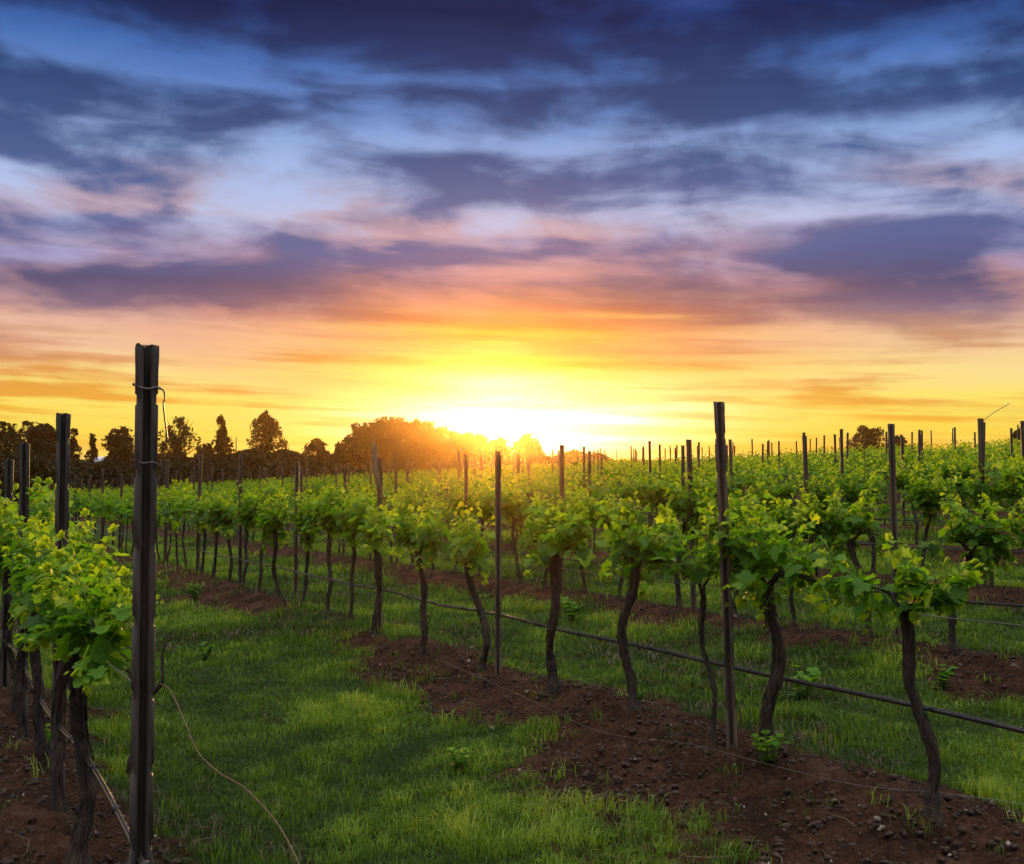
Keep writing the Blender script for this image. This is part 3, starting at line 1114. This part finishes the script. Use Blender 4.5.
# ------------------------------------------------------------------ pipes and wires
def row_line(ri, t0, t1, h, step, sag, jit):
    pts = []
    t = t0
    ph = random.random() * 6
    while t <= t1:
        x, y = xy(ROWS[ri] + 0.03 * math.sin(t * 1.7 + ph) * jit, t)
        xb, yb = xy(ROWS[ri], t)
        z = -0.018 * max(0, t - 3)
        nn = max(0, ROWS[ri] - 5)
        z += 0.055 * (math.sqrt(nn * nn + 4) - 2)
        if ri == 0:
            z -= 0.020 * min(max(t - 3.5, 0), 9)
        u = ((t - 4.74) / 2.72) % 1.0
        z += h + 0.12 * 0 - sag * math.sin(math.pi * u) + 0.012 * jit * math.sin(t * 3.1 + ph)
        pts.append((x, y, z + 0.06))
        t += step
    return pts


for ri, t0, t1, h, lab in [(0, 2.4, 13.0, 0.44, 'slack drip pipe glinting pinkish under the row left of the path'),
                           (1, 2.0, 41.0, 0.45, 'long dark drip pipe strung through the front row trunks'),
                           (2, 2.0, 60.0, 0.47, 'drip pipe strung along the second row trunks'),
                           (3, 4.0, 50.0, 0.47, 'thin dark drip pipe under the third row'),
                           (4, 5.0, 50.0, 0.47, 'faint drip pipe under the fourth row')]:
    pts = row_line(ri, t0, t1, h, 0.12, 0.012, 0.5)
    e = empty('drip_pipe', (0, 0, 0))
    mb = MB()
    mb.tube(pts, 0.0105, 8, True)
    mb.build('hose', M['pipe'], e, True)
    if ri < 2:
        top = MB()
        top.tube([(p[0], p[1], p[2] + 0.013) for p in pts], 0.0018, 5, True)
        top.build('carrier_wire', M['wire'], e, True)
        for p, q in list(zip(pts, pts[1:]))[6::5][:40]:
            if p[1] < 16:
                c = MB()
                v = (Vector(q) - Vector(p)).normalized() * 0.007
                pp = Vector(p) + Vector((0, 0, 0.004))
                c.tube([pp - v, pp + v], [0.016, 0.016], 8, True)
                c.build('pipe_clip', M['clip'], e, True)
    tag(e, lab, 'drip pipe', 'drip pipes')
    wp = row_line(ri, 3.24 if ri == 0 else t0, t1, 0.90, 0.25, 0.02, 0.5)
    wb = MB()
    wb.tube(wp, 0.0026, 5, True)
    tag(wb.build('trellis_wire', M['wire'], None, True), 'taut fruiting wire holding up the vine arms of ' + ROWNAME[ri], 'wire', 'trellis wires')

# loose low wire drooping before the front row
pp = []
for px, py in [(440, 668), (520, 700), (600, 738), (690, 757), (780, 778), (860, 792), (940, 804), (1030, 822), (1100, 840)]:
    x, y, z = at(px, py)
    pp.append((x, y, z + 0.05 + 0.02 * math.sin(px * 0.02)))
mb = MB()
bent_wire(mb, pp, 0.0014)
tag(mb.build('fallen_wire', M['wire'], None, True), 'thin slack wire lying low across the soil bed in front of the front row', 'wire')
# broken end of wire on the right-hand post
x, y = xy(ROWS[3], 8.08)
mb = MB()
zt = gz(x, y) + 1.9
bent_wire(mb, [(x, y - 0.03, zt), (x + 0.08, y - 0.03, zt + 0.07), (x + 0.20, y, zt + 0.14), (x + 0.34, y, zt + 0.22)], 0.004)
tag(mb.build('broken_wire', M['wire'], None, True), 'broken end of wire sticking up from a third row post on the far right', 'wire')

# leafless stump with its trailing cane
x, y, z = at(133, 775)
st = empty('bare_vine', (x, y, z))
mb = MB()
hp = gnarled(mb, (0, 0, -0.1), (0.03, 0, 0.44), 0.030, 0.026, 18, 9, 0.02, True)
mb.build('trunk', M['bark'], st, True)
for P, r0 in [([(0.02, 0, 0.40), (0.10, 0, 0.44), (0.155, 0, 0.52), (0.15, 0.01, 0.66), (0.185, 0.01, 0.78)], 0.012), ([(0.10, 0, 0.44), (0.16, -0.01, 0.50), (0.17, -0.02, 0.60)], 0.011),
              ([(0.02, 0, 0.42), (-0.02, 0, 0.54), (-0.04, 0.0, 0.62), (-0.02, 0, 0.72)], 0.011), ([(-0.03, 0, 0.56), (-0.08, 0, 0.60), (-0.11, 0, 0.61)], 0.006),
              ([(0.02, 0, 0.44), (0.05, 0.01, 0.58), (0.02, 0.02, 0.70)], 0.008)]:
    b = MB()
    n_ = len(P)
    b.tube(P, [r0 * (1 - 0.6 * i / n_) for i in range(n_)], 6, True, 0.5, 0.15)
    b.build('spur', M['bark'], st, True)
tag(st, 'low leafless vine stump with bare spurs beside the tallest left post', 'vine stump')
mb = MB()
cp = [(x + 0.14, y, z + 0.50)]
for px, py, hgt in [(170, 690, 0.42), (184, 720, 0.33), (198, 752, 0.22), (218, 772, 0.13), (243, 787, 0.10), (268, 812, 0.08), (285, 836, 0.06), (303, 872, 0.03)]:
    dep = y + (4.05 - y) * ((px - 158) / 145.0) ** 0.8
    d = ray(px, py)
    cp.append((d[0] / d[1] * dep, dep, max(CAM_Z + d[2] / d[1] * dep, gz(d[0] / d[1] * dep, dep) + 0.01)))
bent_wire(mb, cp, 0.0036, 6)
tag(mb.build('fallen_cane', M['cane'], None, True), 'long tan pruned cane trailing from the bare stump down onto the grass', 'cane')


# ------------------------------------------------------------------ grass
def grass_mesh(name, pts, hgt, tint, blades, wmul, mtl, splay=0.6):
    """pts (N,2) tuft centres; each gets `blades` blades"""
    N = len(pts)
    K = blades
    X = np.repeat(pts[:, 0], K) + RNG.normal(0, 1, N * K) * np.repeat(0.035 * wmul, K)
    Y = np.repeat(pts[:, 1], K) + RNG.normal(0, 1, N * K) * np.repeat(0.035 * wmul, K)
    Z = terrain(X, Y) - 0.02
    H = np.repeat(hgt, K) * RNG.uniform(0.45, 1.15, N * K) + 0.015
    A = RNG.uniform(0, 2 * math.pi, N * K)
    lean = RNG.uniform(0.1, 1.0, N * K) * splay
    W = RNG.uniform(0.0016, 0.0034, N * K) * np.repeat(wmul, K)
    dx, dy = np.cos(A), np.sin(A)
    px_, py_ = -dy, dx
    base = np.stack([X, Y, Z], 1)
    side = np.stack([px_ * W, py_ * W, np.zeros_like(W)], 1)
    m = base + np.stack([dx * lean * H * 0.35, dy * lean * H * 0.35, H * 0.62], 1)
    tip = base + np.stack([dx * lean * H, dy * lean * H, H * (1.05 - 0.35 * lean)], 1)
    V = np.stack([base - side, base + side, m + side * 0.8, m - side * 0.8, tip], 1).reshape(-1, 3)
    B = np.arange(N * K, dtype=np.int32) * 5
    loops = np.stack([B, B + 1, B + 2, B + 3, B + 3, B + 2, B + 4], 1).reshape(-1).astype(np.int32)
    sizes = np.tile(np.array([4, 3], np.int32), N * K)
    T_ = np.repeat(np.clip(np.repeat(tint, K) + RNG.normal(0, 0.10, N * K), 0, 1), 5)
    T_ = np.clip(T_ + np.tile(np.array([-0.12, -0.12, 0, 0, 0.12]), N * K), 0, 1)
    return fill(bpy.data.meshes.new(name), V, sizes, loops, T_, mtl)


def scatter(N, r0, r1, p, half=32.0):
    u = RNG.random(N)
    r = (r0 ** p + u * (r1 ** p - r0 ** p)) ** (1 / p)
    a = RNG.uniform(-R(half), R(half), N)
    return r * np.sin(a), r * np.cos(a), r


def turf():
    X, Y, r = scatter(135000, 2.6, 34.0, 0.72, 46.0)
    s = soil_mask(X, Y)
    keep_p = np.where(s > 0.75, 0.05 * sstep(0.5, 0.65, fbm(X + 3, Y - 8, 0.5, 2)) + 0.008, np.where(s > 0.4, 0.5, 1.0))
    dens = 0.45 + 0.9 * fbm(X, Y, 0.5, 3)
    ok = RNG.random(len(X)) < keep_p * dens
    X, Y, r, s = X[ok], Y[ok], r[ok], s[ok]
    lush = fbm(X + 31, Y + 7, 0.75, 4, 0.62)
    dead = fbm(X - 11, Y + 3, 1.6, 3)
    h = 0.022 + 0.080 * np.clip(lush - 0.36, 0, 1) * 1.7
    h *= 1 + 0.5 * sstep(9, 20, r)
    tuft = fbm(X - 3, Y + 19, 0.17, 2, 0.6)
    h = h * (0.55 + 1.1 * tuft ** 1.5 * 1.6)
    t = 0.33 + 1.3 * (lush - 0.45) + 1.1 * (tuft - 0.5) + 0.12 * RNG.normal(0, 1, len(X))
    t -= 0.45 * sstep(0.50, 0.66, dead)
    wm = np.clip(r / 6.0, 0.8, 4.0)
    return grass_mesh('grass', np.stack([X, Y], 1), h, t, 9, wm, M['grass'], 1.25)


tag(link('grass', turf()), 'short patchy green grass covering the path between the vine rows', 'grass', kind='stuff')


def tall():
    X, Y, r = scatter(36000, 2.6, 24.0, 0.8, 44.0)
    n, t = nt(X, Y)
    d, i = row_offset(n)
    s = soil_mask(X, Y)
    pr = 0.10 * np.exp(-((np.abs(d) - 0.75) / 0.35) ** 2) + 0.16 * sstep(0.56, 0.70, fbm(X + 5, Y + 77, 0.45, 3))
    ok = RNG.random(len(X)) < pr * (s < 0.8)
    X, Y, r = X[ok], Y[ok], r[ok]
    h = RNG.uniform(0.05, 0.15, len(X))
    return grass_mesh('tall_grass', np.stack([X, Y], 1), h, RNG.uniform(0.25, 0.7, len(X)), 16, np.clip(r / 6.5, 0.9, 3), M['grass'], 0.55)


tag(link('tall_grass', tall()), 'taller uncut grass tufts fringing the soil beds', 'grass', kind='stuff')


def dry_grass():
    X, Y, r = scatter(9000, 3.4, 20.0, 0.8)
    pr = sstep(0.52, 0.66, fbm(X - 11, Y + 3, 1.6, 3)) * 0.8
    ok = RNG.random(len(X)) < pr * (soil_mask(X, Y) < 0.7)
    X, Y, r = X[ok], Y[ok], r[ok]
    return grass_mesh('dry_grass', np.stack([X, Y], 1), RNG.uniform(0.04, 0.09, len(X)), RNG.uniform(0.2, 0.7, len(X)), 8, np.clip(r / 6.5, 0.8, 3), M['dry'], 1.2)


tag(link('dry_grass', dry_grass()), 'dead grey brown grass stalks mixed through the turf', 'grass', kind='stuff')


# ------------------------------------------------------------------ clods, pebbles, litter
_ico = [(0, 0, 1), (0.894, 0, 0.447), (0.276, 0.851, 0.447), (-0.724, 0.526, 0.447), (-0.724, -0.526, 0.447), (0.276, -0.851, 0.447), (0.724, 0.526, -0.447), (-0.276, 0.851, -0.447), (-0.894, 0, -0.447), (-0.276, -0.851, -0.447), (0.724, -0.526, -0.447), (0, 0, -1)]
_icf = [[0, 1, 2], [0, 2, 3], [0, 3, 4], [0, 4, 5], [0, 5, 1], [1, 6, 2], [2, 7, 3], [3, 8, 4], [4, 9, 5], [5, 10, 1], [6, 7, 2], [7, 8, 3], [8, 9, 4], [9, 10, 5], [10, 6, 1], [11, 7, 6], [11, 8, 7], [11, 9, 8], [11, 10, 9], [11, 6, 10]]


def clods(name, N, r0, r1, smin, smax, m, want_soil=True, flat=0.65):
    X, Y, r = scatter(N, r0, r1, 0.8)
    s = soil_mask(X, Y)
    ok = s > 0.6 if want_soil else RNG.random(N) < 0.3 + 0.7 * s
    X, Y = X[ok], Y[ok]
    n = len(X)
    Z = terrain(X, Y)
    S = smin * (smax / smin) ** (RNG.random(n) ** 2.8)
    ico = np.array(_ico)
    V = ico[None] * RNG.uniform(0.35, 1.4, (n, 12, 1))
    a = RNG.uniform(0, 6.28, n)
    c, sn = np.cos(a)[:, None], np.sin(a)[:, None]
    V = np.stack([V[..., 0] * c - V[..., 1] * sn * 0.8, V[..., 0] * sn + V[..., 1] * c * 0.8, V[..., 2] * flat], -1) * RNG.uniform(0.6, 1.3, (n, 1, 3))
    V = V * S[:, None, None] + np.stack([X, Y, Z + S * -0.1], 1)[:, None, :]
    F = np.array(_icf, np.int32)
    L = (F[None] + (np.arange(n, dtype=np.int32) * 12)[:, None, None]).reshape(-1)
    return fill(bpy.data.meshes.new(name), V.reshape(-1, 3), np.full(n * 20, 3, np.int32), L.astype(np.int32), None, m)


tag(link('soil_clods', clods('soil_clods', 90000, 3.3, 17, 0.003, 0.026, M['stone'])), 'crumbly reddish clods lying on the soil beds', 'soil', kind='stuff')
tag(link('pebbles', clods('pebbles', 700, 3.5, 14, 0.008, 0.022, M['pebble'])), 'few pale pebbles scattered over the soil', 'pebbles', kind='stuff')


def litter():
    mb = MB()
    for _ in range(260):
        X, Y, r = scatter(1, 3.5, 14, 0.8)
        x, y = float(X[0]), float(Y[0])
        if soil_mask(X, Y)[0] < 0.3 and random.random() < 0.75:
            continue
        z = gz(x, y) + 0.02
        a = random.random() * 6.28
        if random.random() < 0.5:
            add_leaf(mb, (x, y, z), (math.cos(a), math.sin(a), random.uniform(-.2, .3)), (random.uniform(-.5, .5), random.uniform(-.5, .5), 1), random.uniform(0.018, 0.04), 0.5)
        else:
            L = random.uniform(0.05, 0.22)
            mb.tube([(x, y, z), (x + math.cos(a) * L * .5, y + math.sin(a) * L * .5, z + random.uniform(0, .02)), (x + math.cos(a + .3) * L, y + math.sin(a + .3) * L, z + random.uniform(-.005, .02))], [0.004, 0.003, 0.002], 4)
    return mb.mesh('leaf_litter', M['dry'])


tag(link('leaf_litter', litter()), 'dead leaves and snapped twigs on the ground', 'litter', kind='stuff')

# small broad-leaved weeds, each a plant of its own
for k, (px, py, h, lab) in enumerate([(768, 764, 0.20, 'leafy sucker at the foot of the thick front row vine'),
                                      (802, 700, 0.28, 'upright weed in the grass behind the front row between two trunks'),
                                      (640, 700, 0.10, 'tiny weed at the foot of a front row trunk'),
                                      (940, 690, 0.22, 'bushy weed on the grass right of the leaning front row vine'),
                                      (572, 622, 0.30, 'tall weed in the glowing grass behind the middle post'),
                                      (195, 600, 0.30, 'tall weed on the far left of the grass path'),
                                      (460, 770, 0.16, 'small upright weed on the path before the soil bed'),
                                      (205, 660, 0.20, 'fine weed right of the tallest left post'),
                                      (50, 750, 0.16, 'low sucker among the dark trunks of the left row')]):
    x, y, z = at(px, py)
    mb = MB()
    for s in range(7):
        a = random.random() * 6.28
        d = Vector((math.cos(a) * 0.45, math.sin(a) * 0.45, 1)).normalized()
        P = [Vector((0, 0, -0.02)), d * h * 0.5 * random.uniform(.7, 1), d * h * random.uniform(.7, 1.05) + Vector((math.cos(a), math.sin(a), 0)) * 0.02]
        mb.tube(P, [0.003, 0.002, 0.001], 4, False, 0.5)
        for q in range(7):
            b = P[0].lerp(P[1], q / 3.5) if q < 3.5 else P[1].lerp(P[2], (q - 3.5) / 3.5)
            c = random.random() * 6.28
            add_leaf(mb, b, (math.cos(c), math.sin(c), 0.5), (0, 0, 1), h * random.uniform(0.18, 0.32), random.uniform(0.3, 0.75), True)
    o = mb.build('weed', M['leaf'])
    o.location = (x, y, z)
    tag(o, lab, 'weed', 'weeds between the rows')


# ------------------------------------------------------------------ far trees
def make_tree(h, w, shape, n_leaf, leaf, trunk_h=0.3, gaps=0.35, seed=0):
    """shape: round, tall, spread, bush"""
    rs = random.Random(seed)
    root = empty('tree', (0, 0, 0))
    tb = MB()
    th = h * trunk_h
    r0 = h * 0.022
    top = h * (0.86 if shape != 'spread' else 0.7)
    lean = rs.uniform(-0.03, 0.03) * h
    tb.tube([(0, 0, -0.5), (lean * .3, 0, th), (lean * .7, 0, (th + top) / 2), (lean, 0, top)], [r0 * 1.25, r0, r0 * 0.6, r0 * 0.15], 7, True, 0.5, 0.05)
    blobs = []
    nb = {'round': 60, 'tall': 42, 'spread': 62, 'bush': 34}[shape]
    for k in range(nb):
        q = rs.random()
        z = th * 0.9 + (h - th * 0.9) * q
        if shape == 'round':
            wr = math.sqrt(max(0.03, 1 - ((q - 0.48) / 0.56) ** 2))
        elif shape == 'tall':
            wr = 1.0 - 0.72 * q + 0.1 * math.sin(q * 9)
        elif shape == 'spread':
            wr = 0.45 + 0.65 * math.sin(min(1, q * 1.25) * 2.6)
        else:
            wr = math.sqrt(max(0.05, 1 - q * q))
        a = rs.random() * 6.28
        rr = w * wr * rs.random() ** 0.4 * 0.92
        c = Vector((rr * math.cos(a) + lean * q, rr * math.sin(a), min(z, h * 0.95)))
        br = w * rs.uniform(0.10, 0.26) * (0.8 if shape == 'tall' else 1)
        blobs.append((c, br))
        b0 = Vector((lean * .5, 0, max(th * 0.8, c.z * 0.62)))
        m = b0.lerp(c, 0.55) + Vector((0, 0, -0.04 * h))
        tb.tube([b0, m, c], [r0 * 0.42, r0 * 0.25, r0 * 0.08], 5, False, 0.5, 0.05)
    tb.build('trunk', M['treebark'], root, True)
    V, T_ = [], []
    g = np.random.default_rng(seed + 3)
    m = int(n_leaf * (2.6 if gaps > 0.3 else 1.7))
    q = g.random(m) ** 0.85
    a = g.random(m) * 6.283
    u = np.sqrt(g.random(m))
    wr = {'round': np.sqrt(np.maximum(0.02, 1 - ((q - 0.47) / 0.54) ** 2)), 'tall': (0.80 - 0.50 * q) * (0.45 + 1.1 * vnoise(q * 4.5 + seed, q * 0)),
          'spread': 0.30 + 0.72 * np.sin(np.minimum(1, q * 1.15) * 2.75), 'bush': np.sqrt(np.maximum(0.03, 1 - q * q))}[shape]
    edge = (0.62 if gaps > 0.3 else 0.84) + (0.62 if gaps > 0.3 else 0.34) * vnoise(np.cos(a) * 1.6 + seed * 3.1, q * 5 + np.sin(a) * 1.6)
    rr = w * wr * u * edge * 1.12
    top_ = h * (0.90 + 0.16 * (vnoise(np.cos(a) * 2 + seed, np.sin(a) * 2 + 5) - 0.3))
    P = np.stack([rr * np.cos(a) + lean * q, rr * np.sin(a), th * 0.85 + (top_ - th * 0.85) * q], 1)
    n3 = 0.60 * vnoise3(P / (w * 0.30) + seed * 1.7) + 0.40 * vnoise3(P / (w * 0.12) + seed * 0.9)
    thr = 0.31 + 0.50 * gaps if shape != 'bush' else 0.25
    P = P[n3 > thr + 0.16 * u ** 4]
    n = len(P)
    ax = g.normal(0, 1, (n, 3))
    ax /= np.linalg.norm(ax, axis=1)[:, None]
    ay = np.cross(ax, g.normal(0, 1, (n, 3)))
    ay /= np.linalg.norm(ay, axis=1)[:, None] + 1e-9
    s = leaf * g.uniform(0.5, 1.3, n)[:, None]
    V.append(np.stack([P - ax * s, P + ay * s * 0.4, P + ax * s, P - ay * s * 0.4], 1).reshape(-1, 3))
    T_.append(np.repeat(np.clip(0.5 + g.normal(0, 0.2, n), 0, 1), 4))
    V = np.concatenate(V)
    n = len(V)
    link('crown', fill(bpy.data.meshes.new('crown'), V, np.full(n // 4, 4, np.int32), np.arange(n, dtype=np.int32), np.concatenate(T_), M['treeleaf']), root)
    return root


def stand(px, dep, top_py, root_fn, **kw):
    x = (px - 512) / FPX * dep
    z = gz(x, dep)
    h = z_at(px, top_py, dep) - z
    return x, z, h


TREES = [
    # px, distance, top row, half width px, shape, trunk share, gaps, label
    (6, 135, 421, 20, 'spread', 0.30, 0.40, 'broad dark gum tree at the frame edge far left'),
    (30, 138, 419, 17, 'spread', 0.32, 0.50, 'open crowned gum tree with light showing between its two neighbours far left'),
    (45, 132, 423, 17, 'round', 0.28, 0.25, 'dense dark tree just left of the second left post'),
    (72, 140, 427, 11, 'tall', 0.25, 0.45, 'gum tree just right of the second left post'),
    (92, 150, 433, 8, 'tall', 0.25, 0.50, 'slim ragged tree above the white roofed shed'),
    (119, 140, 424, 17, 'spread', 0.35, 0.38, 'wide dark gum tree just left of the tallest left post'),
    (177, 140, 416, 22, 'spread', 0.32, 0.52, 'open branching gum tree just right of the tallest left post'),
    (205, 150, 442, 12, 'round', 0.20, 0.45, 'low ragged tree between two taller gums'),
    (222, 145, 414, 12, 'tall', 0.30, 0.36, 'tall narrow gum tree against the yellow sky'),
    (268, 145, 411, 18, 'round', 0.22, 0.34, 'rounded lone tree with sky flecks against the yellow sky'),
    (316, 150, 438, 15, 'round', 0.20, 0.40, 'small rounded tree left of the big dark clump'),
    (340, 148, 440, 12, 'tall', 0.20, 0.42, 'small pointed tree beside the big dark clump'),
    (364, 138, 423, 22, 'spread', 0.22, 0.12, 'spreading tree forming the left end of the big dark clump'),
    (390, 142, 416, 27, 'spread', 0.20, 0.08, 'tallest dense tree in the middle of the big dark clump'),
    (418, 140, 418, 26, 'spread', 0.18, 0.08, 'dense tree at the right of the big dark clump'),
    (446, 138, 427, 24, 'round', 0.18, 0.08, 'lower dense tree next to the sun glow'),
    (474, 140, 432, 20, 'round', 0.16, 0.10, 'glowing orange tree in front of the rising sun'),
    (499, 142, 437, 14, 'round', 0.18, 0.25, 'small tree right in front of the sun'),
    (526, 140, 433, 15, 'round', 0.22, 0.20, 'rounded tree just right of the sun'),
    (868, 150, 425, 20, 'spread', 0.20, 0.30, 'flat topped tree beyond the vineyard crest on the right'),
    (900, 152, 433, 10, 'round', 0.20, 0.34, 'small tree beyond the crest right of the flat topped tree'),
    (1024, 120, 424, 13, 'round', 0.25, 0.36, 'dark tree at the far right frame edge beyond the crest'),
]
for k, (px, dep, topy, hw, shape, trh, gaps, lab) in enumerate(TREES):
    x = (px - 512) / FPX * dep
    z = gz(x, dep)
    h = z_at(px, topy, dep) - z
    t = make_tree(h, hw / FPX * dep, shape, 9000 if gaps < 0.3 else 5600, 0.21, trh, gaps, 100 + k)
    t.location = (x, dep, z)
    tag(t, lab, 'tree', 'far trees along the horizon')

# bushes in the dip below the trees
bprotos = [make_tree(3.2, 2.6, 'bush', 3600, 0.20, 0.1, 0.10, 300 + k) for k in range(5)]
for p in bprotos:
    p.name = 'bush'
first = set()
spots = []
for px in range(-30, 720, 13):
    spots.append((px + random.uniform(-5, 5), random.uniform(108, 122), random.uniform(0.85, 1.25)))
for px in range(130, 620, 15):
    spots.append((px + random.uniform(-6, 6), random.uniform(134, 146), random.uniform(0.85, 1.35)))
for px in (-10, 4, 14, 24, 34):
    spots.append((px, random.uniform(96, 102), random.uniform(1.3, 1.75)))
for px, dep, s in spots:
    p = random.choice(bprotos)
    x = (px - 512) / FPX * dep
    loc = (x, dep, gz(x, dep) - 0.2)
    if p.name not in first:
        first.add(p.name)
        b = p
        b.location, b.scale = loc, (s * 1.1, s * 1.1, s)
        b.rotation_euler = (0, 0, random.random() * 6.28)
    else:
        b = dup(p, loc, random.random() * 6.28, (s * 1.1, s * 1.1, s))
    if dep < 104:
        tag(b, 'big dark bush beyond the end of the left vine row', 'bush', 'big bushes beyond the left row')
    elif dep < 125:
        tag(b, 'dark low bush in the hedge below the far trees', 'bush', 'hedge bushes below the far trees')
    else:
        tag(b, 'shadowy bush on the rise at the foot of the far trees', 'bush', 'bushes at the foot of the far trees')

# shed with a pale roof
dep = 152.0
x = (101 - 512) / FPX * dep
sh = empty('shed', (x, dep, gz(x, dep)), 0.5)
mb = MB()
mb.add([(-1.3, -0.9, -0.4), (1.3, -0.9, -0.4), (1.3, 0.9, -0.4), (-1.3, 0.9, -0.4), (-1.3, -0.9, 1.2), (1.3, -0.9, 1.2), (1.3, 0.9, 1.2), (-1.3, 0.9, 1.2), (-1.3, 0, 1.85), (1.3, 0, 1.85)],
       [[0, 1, 5, 4], [2, 3, 7, 6], [1, 2, 6, 9, 5], [3, 0, 4, 8, 7]])
mb.build('wall', M['wall'], sh)
mb = MB()
for s in (-1, 1):
    V = [(-1.5, s * 1.15, 1.10), (1.5, s * 1.15, 1.10), (1.5, 0, 1.93), (-1.5, 0, 1.93)]
    V += [(a, b, c + 0.07) for a, b, c in V]
    mb.add(V, [[0, 1, 2, 3], [4, 7, 6, 5], [0, 4, 5, 1], [1, 5, 6, 2], [2, 6, 7, 3], [3, 7, 4, 0]])
mb.build('roof', M['roof'], sh)
mb = MB()
mb.box((0.4, -0.92, 0.35), (0.8, 0.05, 1.5))
mb.build('door', M['dark'], sh)
tag(sh, 'tiny shed with a pale bluish roof among the far bushes', 'shed')

# thin pole beside the narrow gum
dep = 150.0
x = (236 - 512) / FPX * dep
pl = MB()
zz = gz(x, dep)
pl.tube([(0, 0, -0.5), (0, 0, z_at(236, 437, dep) - zz)], [0.10, 0.07], 8)
o = pl.build('pole', M['treebark'])
o.location = (x, dep, zz)
tag(o, 'thin bare pole beside the tall narrow gum tree', 'pole')
